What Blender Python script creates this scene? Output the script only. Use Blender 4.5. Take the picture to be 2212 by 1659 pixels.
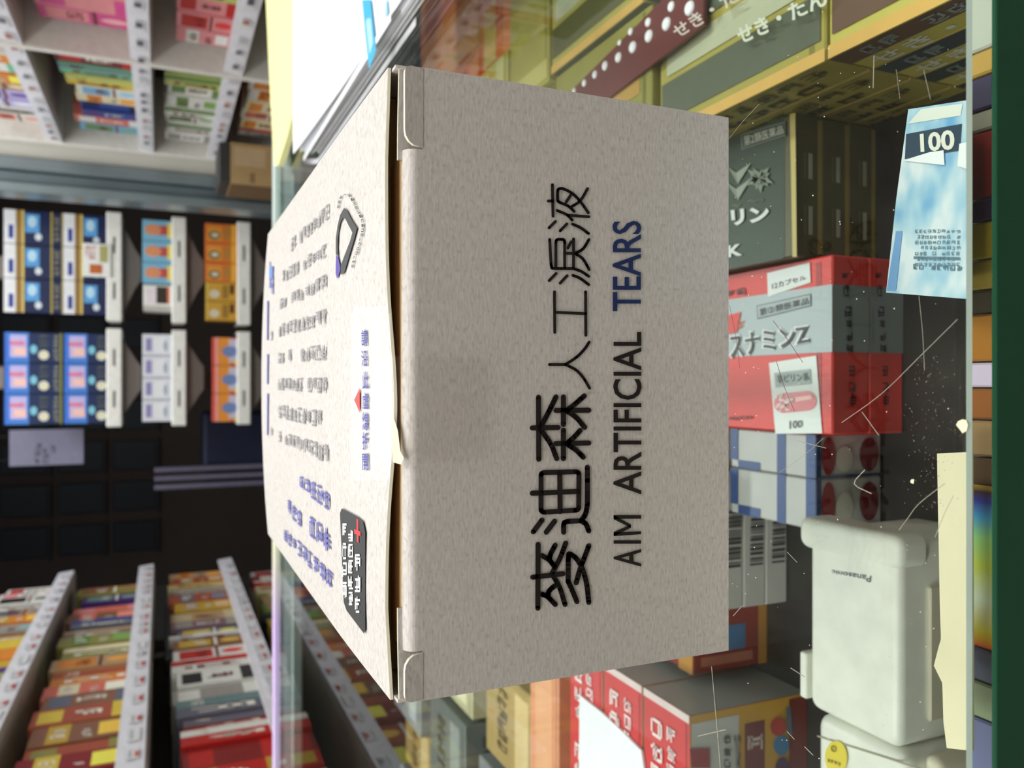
import bpy, math, random
from mathutils import Vector, Matrix

for o in list(bpy.data.objects):
    bpy.data.objects.remove(o, do_unlink=True)
scene = bpy.context.scene
COL = scene.collection

# ------------------------------------------------------------------ camera
# The photograph is turned a quarter: image left is up in the shop.
IMG_W, IMG_H, FPX = 2212.0, 1659.0, 1733.0
PITCH = math.radians(23.6)
CAM = Vector((0.0, -0.146, 0.117))
FWD = Vector((0, math.cos(PITCH), -math.sin(PITCH)))
UPV = Vector((0, math.sin(PITCH), math.cos(PITCH)))
RGT = Vector((1, 0, 0))
cam_d = bpy.data.cameras.new('camera')
cam = bpy.data.objects.new('camera', cam_d)
COL.objects.link(cam)
cam_d.sensor_fit = 'HORIZONTAL'
cam_d.sensor_width = 36.0
cam_d.lens = FPX / IMG_W * 36.0
cam_d.clip_start = 0.005
cam_x, cam_y, cam_z = -UPV, RGT, -FWD          # quarter turn of the phone
cam.matrix_world = Matrix((
    (cam_x.x, cam_y.x, cam_z.x, CAM.x), (cam_x.y, cam_y.y, cam_z.y, CAM.y),
    (cam_x.z, cam_y.z, cam_z.z, CAM.z), (0, 0, 0, 1)))
cam_d.dof.use_dof = True
cam_d.dof.focus_distance = 0.172
cam_d.dof.aperture_fstop = 26.0
scene.camera = cam

# ------------------------------------------------------------------ world, light, exposure
world = bpy.data.worlds.new('night_street')
scene.world = world
world.use_nodes = True
world.node_tree.nodes['Background'].inputs[0].default_value = (0.55, 0.65, 0.8, 1)
world.node_tree.nodes['Background'].inputs[1].default_value = 0.08
vs = scene.view_settings
vs.view_transform = 'Standard'
vs.look = 'None'
vs.gamma = 1.0
vs.use_curve_mapping = False
vs.exposure = 0.10


def area_light(name, loc, sx, sy, power, color=(1, 1, 1), rot=(0, 0, 0)):
    l = bpy.data.lights.new(name, 'AREA')
    l.shape = 'RECTANGLE'
    l.size, l.size_y, l.energy, l.color = sx, sy, power, color
    o = bpy.data.objects.new(name, l)
    o.location = loc
    o.rotation_euler = rot
    COL.objects.link(o)
    return o


CEIL = 1.70
LAMP_COL = [(0.93, 0.985, 1.0), (0.93, 0.985, 1.0), (0.97, 1.0, 1.0), (1.0, 0.82, 0.72)]
LAMPS = [(-0.80, -0.15, 0.18, 1.3, 15.5), (0.90, -0.05, 0.18, 1.3, 15), (0.05, 1.95, 1.0, 0.20, 23), (0.05, -0.85, 1.1, 0.16, 6.5)]  # last lamp: unseen warm fill, added to brighten the carton front
for (lx, ly, lsx, lsy, pw), lcol in zip(LAMPS, LAMP_COL):
    area_light('ceiling_tube_or_fill_light', (lx, ly, CEIL - 0.062), lsx, lsy, pw, lcol)

# ------------------------------------------------------------------ helpers: picture points to places


def ray(px, py):
    u, v = IMG_H - py, px
    return FWD * FPX + RGT * (u - IMG_H / 2) - UPV * (v - IMG_W / 2)


def P(px, py, x=None, y=None, z=None):
    """point of the plane x=, y= or z= seen at photo pixel (px, py)"""
    d = ray(px, py)
    if z is not None:
        t = (z - CAM.z) / d.z
    elif y is not None:
        t = (y - CAM.y) / d.y
    else:
        t = (x - CAM.x) / d.x
    return CAM + d * t


# ------------------------------------------------------------------ helpers: materials
MATS = {}


def srgb(r, g, b):
    def f(c):
        c /= 255.0
        return c / 12.92 if c <= 0.04045 else ((c + 0.055) / 1.055) ** 2.4
    return (f(r), f(g), f(b), 1.0)


def mat(rgb, rough=0.5, metal=0.0, noise=0.05, scale=60.0, emit=0.0, coat=0.0):
    key = (tuple(rgb), rough, metal, noise, scale, emit, coat)
    if key in MATS:
        return MATS[key]
    m = bpy.data.materials.new('surface_%d_%d_%d' % tuple(rgb))
    m.use_nodes = True
    nt = m.node_tree
    b = nt.nodes['Principled BSDF']
    base = srgb(*rgb)
    if noise > 0:
        tc = nt.nodes.new('ShaderNodeTexCoord')
        n = nt.nodes.new('ShaderNodeTexNoise')
        n.inputs['Scale'].default_value = scale
        n.inputs['Detail'].default_value = 3
        r = nt.nodes.new('ShaderNodeValToRGB')
        r.color_ramp.elements[0].position = 0.3
        r.color_ramp.elements[1].position = 0.7
        r.color_ramp.elements[0].color = tuple(c * (1 - noise) for c in base[:3]) + (1,)
        r.color_ramp.elements[1].color = tuple(min(1, c * (1 + noise)) for c in base[:3]) + (1,)
        nt.links.new(tc.outputs['Object'], n.inputs['Vector'])
        nt.links.new(n.outputs['Fac'], r.inputs['Fac'])
        nt.links.new(r.outputs['Color'], b.inputs['Base Color'])
    else:
        b.inputs['Base Color'].default_value = base
    b.inputs['Roughness'].default_value = rough
    b.inputs['Metallic'].default_value = metal
    b.inputs['Coat Weight'].default_value = coat
    if emit:
        b.inputs['Emission Color'].default_value = base
        b.inputs['Emission Strength'].default_value = emit
    MATS[key] = m
    return m


def linen_material():
    """pale board printed with a fine woven linen pattern"""
    m = bpy.data.materials.new('linen_board')
    m.use_nodes = True
    nt = m.node_tree
    b = nt.nodes['Principled BSDF']
    tc = nt.nodes.new('ShaderNodeTexCoord')
    def band(scale_vec, lo, hi, detail=2.0):
        mp = nt.nodes.new('ShaderNodeMapping')
        mp.inputs['Scale'].default_value = scale_vec
        n = nt.nodes.new('ShaderNodeTexNoise')
        n.inputs['Scale'].default_value = 1.0
        n.inputs['Detail'].default_value = detail
        r = nt.nodes.new('ShaderNodeMapRange')
        r.inputs['From Min'].default_value = lo
        r.inputs['From Max'].default_value = hi
        nt.links.new(tc.outputs['Object'], mp.inputs['Vector'])
        nt.links.new(mp.outputs['Vector'], n.inputs['Vector'])
        nt.links.new(n.outputs['Fac'], r.inputs['Value'])
        return r.outputs['Result']
    threads = band((500, 1300, 2400), 0.35, 0.65)        # rows of thread
    slubs = band((800, 800, 1700), 0.60, 0.76, 0.0)      # small dark slubs
    warp = band((1200, 300, 120), 0.3, 0.7)
    mix1 = nt.nodes.new('ShaderNodeMix')
    mix1.data_type = 'RGBA'
    mix1.inputs['A'].default_value = (0.55, 0.505, 0.478, 1)
    mix1.inputs['B'].default_value = (0.655, 0.608, 0.580, 1)
    nt.links.new(threads, mix1.inputs['Factor'])
    mix2 = nt.nodes.new('ShaderNodeMix')
    mix2.data_type = 'RGBA'
    mix2.inputs['B'].default_value = (0.43, 0.39, 0.37, 1)
    mul = nt.nodes.new('ShaderNodeMath')
    mul.operation = 'MULTIPLY'
    mul.inputs[1].default_value = 0.55
    nt.links.new(slubs, mul.inputs[0])
    nt.links.new(mul.outputs[0], mix2.inputs['Factor'])
    nt.links.new(mix1.outputs['Result'], mix2.inputs['A'])
    nt.links.new(mix2.outputs['Result'], b.inputs['Base Color'])
    b.inputs['Roughness'].default_value = 0.55
    bump = nt.nodes.new('ShaderNodeBump')
    bump.inputs['Strength'].default_value = 0.12
    bump.inputs['Distance'].default_value = 0.0002
    nt.links.new(warp, bump.inputs['Height'])
    nt.links.new(bump.outputs['Normal'], b.inputs['Normal'])
    return m


def pane_material(name, tint, rough=0.0, ior=1.5):
    """clear sheet: see-through with a mirror coat that follows the Fresnel law"""
    m = bpy.data.materials.new(name)
    m.use_nodes = True
    nt = m.node_tree
    nt.nodes.clear()
    out = nt.nodes.new('ShaderNodeOutputMaterial')
    tr = nt.nodes.new('ShaderNodeBsdfTransparent')
    tr.inputs[0].default_value = tint
    gl = nt.nodes.new('ShaderNodeBsdfGlossy')
    gl.inputs['Roughness'].default_value = rough
    lw = nt.nodes.new('ShaderNodeLayerWeight')          # Fresnel law of a thin sheet (Schlick)
    pw = nt.nodes.new('ShaderNodeMath'); pw.operation = 'POWER'; pw.inputs[1].default_value = 5.0
    fr = nt.nodes.new('ShaderNodeMath'); fr.operation = 'MULTIPLY_ADD'
    f0 = ((ior - 1) / (ior + 1)) ** 2 * 1.2
    fr.inputs[1].default_value = 1 - f0
    fr.inputs[2].default_value = f0
    nt.links.new(lw.outputs['Facing'], pw.inputs[0])
    nt.links.new(pw.outputs[0], fr.inputs[0])
    mx = nt.nodes.new('ShaderNodeMixShader')
    if ior > 1.0:
        nt.links.new(fr.outputs[0], mx.inputs[0])
    else:
        mx.inputs[0].default_value = 0.0
    nt.links.new(tr.outputs[0], mx.inputs[1])
    nt.links.new(gl.outputs[0], mx.inputs[2])
    nt.links.new(mx.outputs[0], out.inputs[0])
    return m


def ramp_material(name, axis, lo, hi, stops, rough=0.3, metal=0.0):
    """colour bands along one axis of the object"""
    m = bpy.data.materials.new(name)
    m.use_nodes = True
    nt = m.node_tree
    b = nt.nodes['Principled BSDF']
    tc = nt.nodes.new('ShaderNodeTexCoord')
    sp = nt.nodes.new('ShaderNodeSeparateXYZ')
    mr = nt.nodes.new('ShaderNodeMapRange')
    mr.inputs['From Min'].default_value = lo
    mr.inputs['From Max'].default_value = hi
    cr = nt.nodes.new('ShaderNodeValToRGB')
    el = cr.color_ramp.elements
    while len(el) < len(stops):
        el.new(0.5)
    for e, (p, c) in zip(el, stops):
        e.position = p
        e.color = srgb(*c)
    nt.links.new(tc.outputs['Object'], sp.inputs[0])
    nt.links.new(sp.outputs[axis], mr.inputs['Value'])
    nt.links.new(mr.outputs['Result'], cr.inputs[0])
    nt.links.new(cr.outputs[0], b.inputs['Base Color'])
    b.inputs['Roughness'].default_value = rough
    b.inputs['Metallic'].default_value = metal
    return m


# ------------------------------------------------------------------ helpers: meshes and objects
class MB:
    def __init__(self):
        self.v, self.f, self.mi, self.mats, self.smooth = [], [], [], [], False

    def slot(self, m):
        if m not in self.mats:
            self.mats.append(m)
        return self.mats.index(m)

    def poly(self, pts, m):
        i = len(self.v)
        self.v.extend([tuple(p) for p in pts])
        self.f.append(tuple(range(i, i + len(pts))))
        self.mi.append(self.slot(m))

    def box(self, lo, hi, m, c=0.0):
        """box with chamfered edges"""
        x0, y0, z0 = lo
        x1, y1, z1 = hi
        if c <= 0:
            V = [(x, y, z) for x in (x0, x1) for y in (y0, y1) for z in (z0, z1)]
            F = [(0, 1, 3, 2), (4, 6, 7, 5), (0, 4, 5, 1), (2, 3, 7, 6), (0, 2, 6, 4), (1, 5, 7, 3)]
            i = len(self.v)
            self.v.extend(V)
            for f in F:
                self.f.append(tuple(i + k for k in f))
                self.mi.append(self.slot(m))
            return
        i = len(self.v)
        idx = {}
        L, H = (x0, y0, z0), (x1, y1, z1)
        for s in [(a, b, d) for a in (0, 1) for b in (0, 1) for d in (0, 1)]:
            for ax in range(3):
                p = []
                for k in range(3):
                    e = H[k] if s[k] else L[k]
                    p.append(e if k == ax else e + (-c if s[k] else c))
                idx[(s, ax)] = len(self.v)
                self.v.append(tuple(p))
        F = []
        for ax in range(3):
            a, b = [k for k in range(3) if k != ax]
            for sd in (0, 1):
                loop = []
                for (p, q) in ((0, 0), (1, 0), (1, 1), (0, 1)):
                    s = [0, 0, 0]
                    s[ax], s[a], s[b] = sd, p, q
                    loop.append(idx[(tuple(s), ax)])
                flip = (sd == 0) ^ (ax == 1)
                F.append(tuple(reversed(loop)) if flip else tuple(loop))
            for (p, q) in ((0, 0), (1, 0), (1, 1), (0, 1)):     # edges along ax
                s0, s1 = [0, 0, 0], [0, 0, 0]
                s0[ax], s1[ax] = 0, 1
                s0[a] = s1[a] = p
                s0[b] = s1[b] = q
                F.append((idx[(tuple(s0), a)], idx[(tuple(s1), a)], idx[(tuple(s1), b)], idx[(tuple(s0), b)]))
        for s in [(a, b, d) for a in (0, 1) for b in (0, 1) for d in (0, 1)]:
            F.append((idx[(s, 0)], idx[(s, 1)], idx[(s, 2)]))
        for f in F:
            self.f.append(f)
            self.mi.append(self.slot(m))

    def prism(self, outline, off, m):
        """outline (list of points) swept by the vector off, closed"""
        n = len(outline)
        i = len(self.v)
        off = Vector(off)
        self.v.extend([tuple(p) for p in outline])
        self.v.extend([tuple(Vector(p) + off) for p in outline])
        s = self.slot(m)
        F = [tuple(range(i, i + n)), tuple(range(i + 2 * n - 1, i + n - 1, -1))]
        for k in range(n):
            F.append((i + k, i + (k + 1) % n, i + n + (k + 1) % n, i + n + k))
        for f in F:
            self.f.append(f)
            self.mi.append(s)

    def grid(self, fn, nu, nv, m, thick=None):
        i = len(self.v)
        s = self.slot(m)
        for a in range(nu + 1):
            for b in range(nv + 1):
                self.v.append(tuple(fn(a / nu, b / nv)))
        for a in range(nu):
            for b in range(nv):
                k = i + a * (nv + 1) + b
                self.f.append((k, k + nv + 1, k + nv + 2, k + 1))
                self.mi.append(s)

    def tube(self, pts, r, m, n=8):
        pts = [Vector(p) for p in pts]
        i = len(self.v)
        s = self.slot(m)
        for k, p in enumerate(pts):
            t = (pts[min(k + 1, len(pts) - 1)] - pts[max(k - 1, 0)]).normalized()
            a = t.cross(Vector((0.31, 0.17, 0.93))).normalized()
            b = t.cross(a)
            for j in range(n):
                w = 2 * math.pi * j / n
                self.v.append(tuple(p + (a * math.cos(w) + b * math.sin(w)) * r))
        for k in range(len(pts) - 1):
            for j in range(n):
                self.f.append((i + k * n + j, i + k * n + (j + 1) % n, i + (k + 1) * n + (j + 1) % n, i + (k + 1) * n + j))
                self.mi.append(s)
        self.f.append(tuple(range(i, i + n)))
        self.mi.append(s)
        e = i + (len(pts) - 1) * n
        self.f.append(tuple(range(e + n - 1, e - 1, -1)))
        self.mi.append(s)

    def obj(self, name, parent=None, matrix=None, fix=True):
        me = bpy.data.meshes.new(name)
        me.from_pydata(self.v, [], self.f)
        for m in self.mats:
            me.materials.append(m)
        me.polygons.foreach_set('material_index', self.mi)
        if fix:
            import bmesh
            bm = bmesh.new()
            bm.from_mesh(me)
            bmesh.ops.recalc_face_normals(bm, faces=bm.faces)
            bm.to_mesh(me)
            bm.free()
        if self.smooth:
            me.polygons.foreach_set('use_smooth', [True] * len(me.polygons))
        me.update()
        o = bpy.data.objects.new(name, me)
        COL.objects.link(o)
        if matrix is not None:
            o.matrix_world = matrix
        if parent is not None:
            o.parent = parent
        return o


def empty(name, loc=(0, 0, 0)):
    o = bpy.data.objects.new(name, None)
    o.empty_display_size = 0.02
    o.location = loc
    COL.objects.link(o)
    return o


def tag(o, label, cat, group=None):
    o['label'] = label
    o['category'] = cat
    if group:
        o['group'] = group
    return o


def struct(o):
    o['kind'] = 'structure'
    return o


def quad_map(c00, c10, c11, c01):
    c00, c10, c11, c01 = [Vector(c) for c in (c00, c10, c11, c01)]
    return lambda s, t: (c00 * (1 - s) + c10 * s) * (1 - t) + (c01 * (1 - s) + c11 * s) * t


TEXT_CACHE = {}


def text_geometry(body, bold=0.0):
    key = (body, bold)
    if key not in TEXT_CACHE:
        d = bpy.data.curves.new('lettering_curve', 'FONT')
        d.body = body
        d.offset = bold
        d.resolution_u = 3
        ob = bpy.data.objects.new('lettering_curve', d)
        COL.objects.link(ob)
        bpy.context.view_layer.update()
        dg = bpy.context.evaluated_depsgraph_get()
        me = bpy.data.meshes.new_from_object(ob.evaluated_get(dg))
        vs_ = [tuple(v.co) for v in me.vertices]
        fs_ = [tuple(p.vertices) for p in me.polygons]
        bpy.data.objects.remove(ob, do_unlink=True)
        bpy.data.curves.remove(d)
        bpy.data.meshes.remove(me)
        xs = [v[0] for v in vs_] or [0, 1]
        ys = [v[1] for v in vs_] or [0, 1]
        x0, x1, y0, y1 = min(xs), max(xs), min(ys), max(ys)
        TEXT_CACHE[key] = ([((x - x0) / max(x1 - x0, 1e-6), (y - y0) / max(y1 - y0, 1e-6)) for x, y, _ in vs_], fs_)
    return TEXT_CACHE[key]


def text_on(mb, body, corners, m, bold=0.0):
    """lettering fitted into the quad: lower left, lower right, upper right, upper left"""
    q = quad_map(*corners)
    vs_, fs_ = text_geometry(body, bold)
    i = len(mb.v)
    s = mb.slot(m)
    mb.v.extend([tuple(q(a, b)) for a, b in vs_])
    for f in fs_:
        mb.f.append(tuple(i + k for k in f))
        mb.mi.append(s)


def pseudo_print(mb, corners, n, m, seed=0, fill=0.82):
    """a line of n unreadable small characters: little clusters of strokes"""
    rnd = random.Random(seed)
    q = quad_map(*corners)
    for k in range(n):
        a0 = (k + 0.5 - fill / 2) / n
        w = fill / n
        if rnd.random() < 0.08:
            continue
        vert = sorted(rnd.sample([0.02, 0.3, 0.55, 0.80], rnd.choice([2, 2, 3])))
        for x in vert:
            y0, y1 = rnd.uniform(0, 0.3), rnd.uniform(0.7, 1.0)
            mb.poly([q(a0 + w * x, y0), q(a0 + w * (x + 0.17), y0), q(a0 + w * (x + 0.17), y1), q(a0 + w * x, y1)], m)
        for y in rnd.sample([0.0, 0.22, 0.44, 0.66, 0.86], 3):
            x0, x1 = rnd.uniform(0, 0.2), rnd.uniform(0.75, 1.0)
            mb.poly([q(a0 + w * x0, y), q(a0 + w * x1, y), q(a0 + w * x1, y + 0.13), q(a0 + w * x0, y + 0.13)], m)


def stroke(mb, pts, width, m, to3d, caps=True, closed=False):
    """a pen stroke with round ends: pts in a flat frame, to3d maps them to space"""
    pts = [Vector((p[0], p[1])) for p in pts]
    if closed:
        pts = pts + [pts[0]]
    h = width / 2
    for a, b in zip(pts[:-1], pts[1:]):
        d = b - a
        if d.length < 1e-9:
            continue
        n = Vector((-d.y, d.x)).normalized() * h
        mb.poly([to3d(*(a + n)), to3d(*(a - n)), to3d(*(b - n)), to3d(*(b + n))], m)
    if caps:
        for p in pts:
            mb.poly([to3d(p.x + h * math.cos(2 * math.pi * k / 12), p.y + h * math.sin(2 * math.pi * k / 12)) for k in range(12)], m)


def smooth_path(pts, n=5):
    """Catmull-Rom points through pts"""
    if len(pts) < 3:
        return pts
    p = [Vector((a[0], a[1])) for a in pts]
    p = [p[0] * 2 - p[1]] + p + [p[-1] * 2 - p[-2]]
    out = []
    for i in range(1, len(p) - 2):
        for k in range(n):
            t = k / n
            a, b, c, d = p[i - 1], p[i], p[i + 1], p[i + 2]
            out.append(0.5 * ((2 * b) + (c - a) * t + (2 * a - 5 * b + 4 * c - d) * t * t + (3 * b - a - 3 * c + d) * t ** 3))
    out.append(p[-2])
    return [(q.x, q.y) for q in out]


WHITE = mat((238, 238, 236), 0.45)
INK = mat((26, 20, 18), 0.5, noise=0)

# ------------------------------------------------------------------ the shop: floor, ceiling, walls
GF = -0.90            # shop floor (the counter glass is the zero level)
m_floor = mat((120, 116, 108), 0.4, scale=6)
m_wall = mat((222, 220, 212), 0.7, scale=5)
m_dark = mat((24, 22, 21), 0.8, scale=8)
b = MB(); b.box((-1.0, -1.3, GF - 0.05), (1.25, 2.55, GF), m_floor); struct(b.obj('floor'))
b = MB(); b.box((-1.0, -1.3, CEIL), (1.25, 2.55, CEIL + 0.05), m_wall); struct(b.obj('ceiling'))
b = MB(); b.box((-1.05, -1.3, GF), (-1.0, 2.55, CEIL), m_wall); struct(b.obj('wall_left'))
b = MB(); b.box((1.25, -1.3, GF), (1.30, 2.55, CEIL), m_wall); struct(b.obj('wall_right'))
b = MB(); b.box((-1.05, -1.35, GF), (1.30, -1.3, CEIL), mat((120, 118, 112), 0.7, scale=5)); struct(b.obj('wall_back'))
# front of the shop: pier beside the right shelf with an aluminium door frame, open to the dark street
b = MB(); b.box((0.600, 2.315, GF), (1.25, 2.50, CEIL), mat((226, 223, 214), 0.7, scale=5)); struct(b.obj('wall_front'))
b = MB()
m_alu = mat((150, 164, 170), 0.35, 0.6, scale=20)
b.box((0.565, 2.30, GF), (0.598, 2.40, CEIL), m_alu, 0.003)
b.box((0.533, 2.32, GF), (0.563, 2.40, CEIL), mat((126, 142, 150), 0.35, 0.5, scale=20), 0.003)
b.box((0.505, 2.30, GF), (0.531, 2.40, CEIL), m_alu, 0.003)
struct(b.obj('trim_1'))
b = MB(); b.box((-1.0, 2.50, GF), (-0.62, 2.55, CEIL), m_dark); struct(b.obj('wall_front_left'))
b = MB(); b.box((-4.0, 2.56, GF - 0.15), (4.0, 7.5, GF - 0.10), mat((40, 40, 42), 0.8, scale=3)); struct(b.obj('floor_street'))

# ceiling lamps and the added fill lamp (housings around the lights)
for k, (lx, ly, lsx, lsy, pw) in enumerate(LAMPS):
    t = tag(empty('ceiling_or_fill_lamp', (lx, ly, CEIL)), ['white ceiling tube lamp over the left of the counter',
        'white ceiling tube lamp over the right of the counter', 'white ceiling tube lamp near the shop door', 'added ceiling fill lamp behind the counter'][k], 'lamp', 'ceiling tube lamps and added fill lamp')
    b = MB(); b.box((-lsx / 2 - .02, -lsy / 2 - .02, -0.05), (lsx / 2 + .02, lsy / 2 + .02, 0), WHITE, 0.006); b.obj('housing', t)
    b = MB(); b.box((-lsx / 2, -lsy / 2, -0.058), (lsx / 2, lsy / 2, -0.0505), mat((250, 252, 250), 0.4, emit=3.0, noise=0)); b.obj('diffuser', t)

# ------------------------------------------------------------------ the glass display counter
YF, YB = -0.0588, 0.775          # front and back edge of the glass top
XL, XR = -0.62, 0.62
TH = 0.0052
SHELF = -0.151
counter = tag(empty('display_counter', (0, 0, GF)), 'glass-topped display counter with dark green front holding medicine boxes', 'counter')
off = Vector((0, 0, -GF))


def in_counter(o):
    o.parent = counter
    o.location = off
    return o


m_glass = pane_material('clear_glass', (0.955, 0.985, 0.970, 1))
m_under = pane_material('glass_underside', (0.98, 0.99, 0.985, 1), 0.0, 1.0)
m_edge = pane_material('glass_edge', (0.80, 0.90, 0.84, 1), 0.05)
b = MB()
z0, z1 = -TH, 0.0
b.poly([(XL, YF + .0006, z1), (XR, YF + .0006, z1), (XR, YB, z1), (XL, YB, z1)], m_glass)
b.poly([(XL, YF, z0), (XL, YB, z0), (XR, YB, z0), (XR, YF, z0)], m_under)
b.poly([(XL, YF, z0), (XR, YF, z0), (XR, YF, z1 - .0006), (XL, YF, z1 - .0006)], m_edge)
b.poly([(XL, YF, z1 - .0006), (XR, YF, z1 - .0006), (XR, YF + .0006, z1), (XL, YF + .0006, z1)], mat((150, 164, 154), 0.25))
b.poly([(XL, YB, z0), (XL, YB, z1), (XR, YB, z1), (XR, YB, z0)], m_edge)
b.poly([(XL, YF, z0), (XL, YF + .0006, z1), (XL, YB, z1), (XL, YB, z0)], m_edge)
b.poly([(XR, YF, z0), (XR, YB, z0), (XR, YB, z1), (XR, YF + .0006, z1)], m_edge)
glass = in_counter(b.obj('glass_top', fix=True))
m_green = mat((0, 70, 44), 0.35, scale=30, noise=0.08)
b = MB(); b.box((XL, YF - .0006, -0.75), (XR, YF + .0003, -TH - .0002), m_green, 0.0002); in_counter(b.obj('front_panel'))
b = MB(); b.box((XL, YF, GF), (XR, YB, -0.755), mat((40, 42, 40), 0.6), 0.004); in_counter(b.obj('plinth'))
for x in (XL, XR - 0.006):
    b = MB(); b.box((x, YF + .004, -0.75), (x + .006, YB - .004, -TH - .0002), mat((70, 80, 78), 0.3), 0.0008); in_counter(b.obj('side_panel'))
m_shelf = mat((42, 41, 37), 0.35, noise=0.5, scale=40)
b = MB(); b.box((XL + .007, YF + .004, SHELF - .012), (XR - .007, YB - .012, SHELF), m_shelf, 0.001); in_counter(b.obj('inner_shelf'))
b = MB(); b.box((XL, YB - .010, -0.75), (XR, YB - .004, -TH - .0002), mat((64, 74, 72), 0.5), 0.001); in_counter(b.obj('back_panel'))
# back edge: added strip, glass edge's coloured light painted on, with a grey aluminium rail under the glass
m_edge_light = ramp_material('painted_edge_light', 0, -0.45, 0.20, [(0.0, (226, 204, 246)), (0.28, (222, 190, 248)), (0.42, (250, 248, 214)),
                        (0.47, (170, 226, 224)), (0.6, (226, 240, 240)), (1.0, (214, 228, 226))], 0.2)
b = MB(); b.box((XL, YB + .0002, -TH - .004), (XR, YB + .010, 0.0035), m_edge_light, 0.0015); in_counter(b.obj('edge_light_strip'))
b = MB(); b.box((XL, YB - .075, -TH - .012), (XR, YB - .012, -TH - .0005), mat((150, 164, 162), 0.4, 0.3, scale=15), 0.002); in_counter(b.obj('back_rail'))
# scratches and specks of old glue on the glass
m_scr = mat((150, 146, 132), 0.6, noise=0)
m_scr2 = mat((92, 40, 44), 0.6, noise=0)
SCR = [([(1818, 913), (1905, 850), (1985, 772), (2068, 690)], 2.4, 0), ([(1985, 640), (1993, 720), (1997, 800)], 1.6, 0),
       ([(1862, 890), (1898, 940)], 2.4, 0), ([(1670, 693), (1702, 735), (1734, 783)], 1.8, 1), ([(1677, 780), (1694, 835), (1716, 888)], 1.8, 1),
       ([(1576, 660), (1590, 730), (1598, 795)], 1.2, 1), ([(1868, 1015), (1845, 1045), (1882, 1066)], 3.4, 0),
       ([(1778, 947), (1735, 985), (1683, 1021)], 1.4, 0), ([(1942, 1145), (1962, 1118), (1985, 1088), (2040, 1045)], 2.6, 0),
       ([(1537, 1440), (1545, 1530), (1551, 1600), (1556, 1659)], 2.6, 0), ([(1508, 1590), (1568, 1576)], 4.0, 0),
       ([(1708, 1443), (1738, 1462)], 2.6, 0), ([(1700, 1580), (1716, 1597)], 2.4, 0), ([(1738, 1613), (1756, 1631)], 2.6, 0),
       ([(1584, 1330), (1602, 1310)], 3.0, 0), ([(2020, 1160), (2040, 1110), (2060, 1070)], 2.4, 0), ([(1575, 300), (1605, 262), (1640, 225)], 1.2, 0),
       ([(1888, 120), (1886, 190)], 2.4, 0), ([(1995, 150), (2010, 215)], 1.6, 0), ([(1936, 150), (1944, 214)], 1.2, 0), ([(1722, 952), (1784, 968)], 2.0, 0),
       ([(1700, 1192), (1722, 1215)], 2.0, 0)]
for pts, w, k in SCR:
    b = MB()
    stroke(b, smooth_path(pts, 3), w * 0.6, (m_scr, m_scr2)[k], lambda x, y: P(x, y, z=0.00012))
    o = b.obj('scratch'); in_counter(o)
rnd = random.Random(5)
b = MB()
for cx, cy, rad in [(2079, 918, 13), (1971, 1040, 5)]:
    b.poly([P(cx + rad * rnd.uniform(.6, 1.1) * math.cos(a * .7854), cy + rad * 1.3 * rnd.uniform(.6, 1.1) * math.sin(a * .7854), z=0.00014) for a in range(8)], mat((236, 226, 190), 0.7))
in_counter(b.obj('glue_residue'))
b = MB()
for k in range(150):
    cx = rnd.gauss(2010, 26); cy = rnd.uniform(770, 1100)
    if cx > 2086: continue
    r = rnd.uniform(0.5, 1.12)
    b.poly([P(cx - r, cy - r, z=.0001), P(cx + r, cy - r, z=.0001), P(cx + r, cy + r, z=.0001), P(cx - r, cy + r, z=.0001)], mat((120, 112, 98), 0.8, noise=0))
for k in range(140):
    cx = rnd.uniform(1580, 2080); cy = rnd.uniform(20, 1640)
    r = rnd.uniform(0.5, 1.3)
    b.poly([P(cx - r, cy - r, z=.0001), P(cx + r, cy - r, z=.0001), P(cx + r, cy + r, z=.0001), P(cx - r, cy + r, z=.0001)], mat((196, 192, 176), 0.8, noise=0))
o = in_counter(b.obj('dust_specks')); o['kind'] = 'stuff'

# ------------------------------------------------------------------ the eye drop carton
W2, BH, BD = 0.060, 0.0750, 0.189
aim = tag(empty('eye_drop_carton'), 'large pale linen-print eye drop carton standing on the glass, lid taped shut', 'carton')
LIN = linen_material()
CUT = mat((244, 238, 214), 0.6)
INNER = mat((206, 172, 122), 0.8, scale=200)
LY0 = 0.0033                    # front edge of the lid
XSL, XSR = -0.0509, 0.0448      # where the slits in the front panel are
TB = 0.0006


def lid_z(x, y):
    q = max(0.0, 1 - (x / W2) ** 2)
    f = min(1, max(0, y / BD))
    near = max(0.0, 1 - y / 0.05) ** 1.5
    dip = 0.0020 * math.exp(-((x + 0.004) / 0.018) ** 2)
    corner = (0.0006 if x > 0 else 0.0011) * max(0.0, (abs(x) - 0.043) / 0.017)
    return 0.0778 + 0.0003 * near + 0.0024 * q * f - (dip + corner) * near


# body: bottom, back and side panels of board
b = MB()
b.box((-W2, TB, 0.0), (W2, BD, TB), LIN)
b.box((-W2, BD - TB, 0.0), (W2, BD, 0.0770), LIN)
for sx in (-1, 1):
    ol_ = [(0.0008, 0.0), (BD, 0.0)] + [(BD - (BD - 0.0008) * k / 8, lid_z(sx * W2, max(LY0, BD - (BD - 0.0008) * k / 8)) - 0.0008) for k in range(9)]
    b.prism([(sx * W2, y, z) for y, z in ol_], (-sx * TB, 0, 0), LIN)
b.obj('body', aim)
# brown inside seen through the gap
b = MB(); b.box((-W2 + .001, 0.016, 0.05), (W2 - .001, 0.0165, 0.0765), INNER); b.obj('inner_flap', aim)
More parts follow.
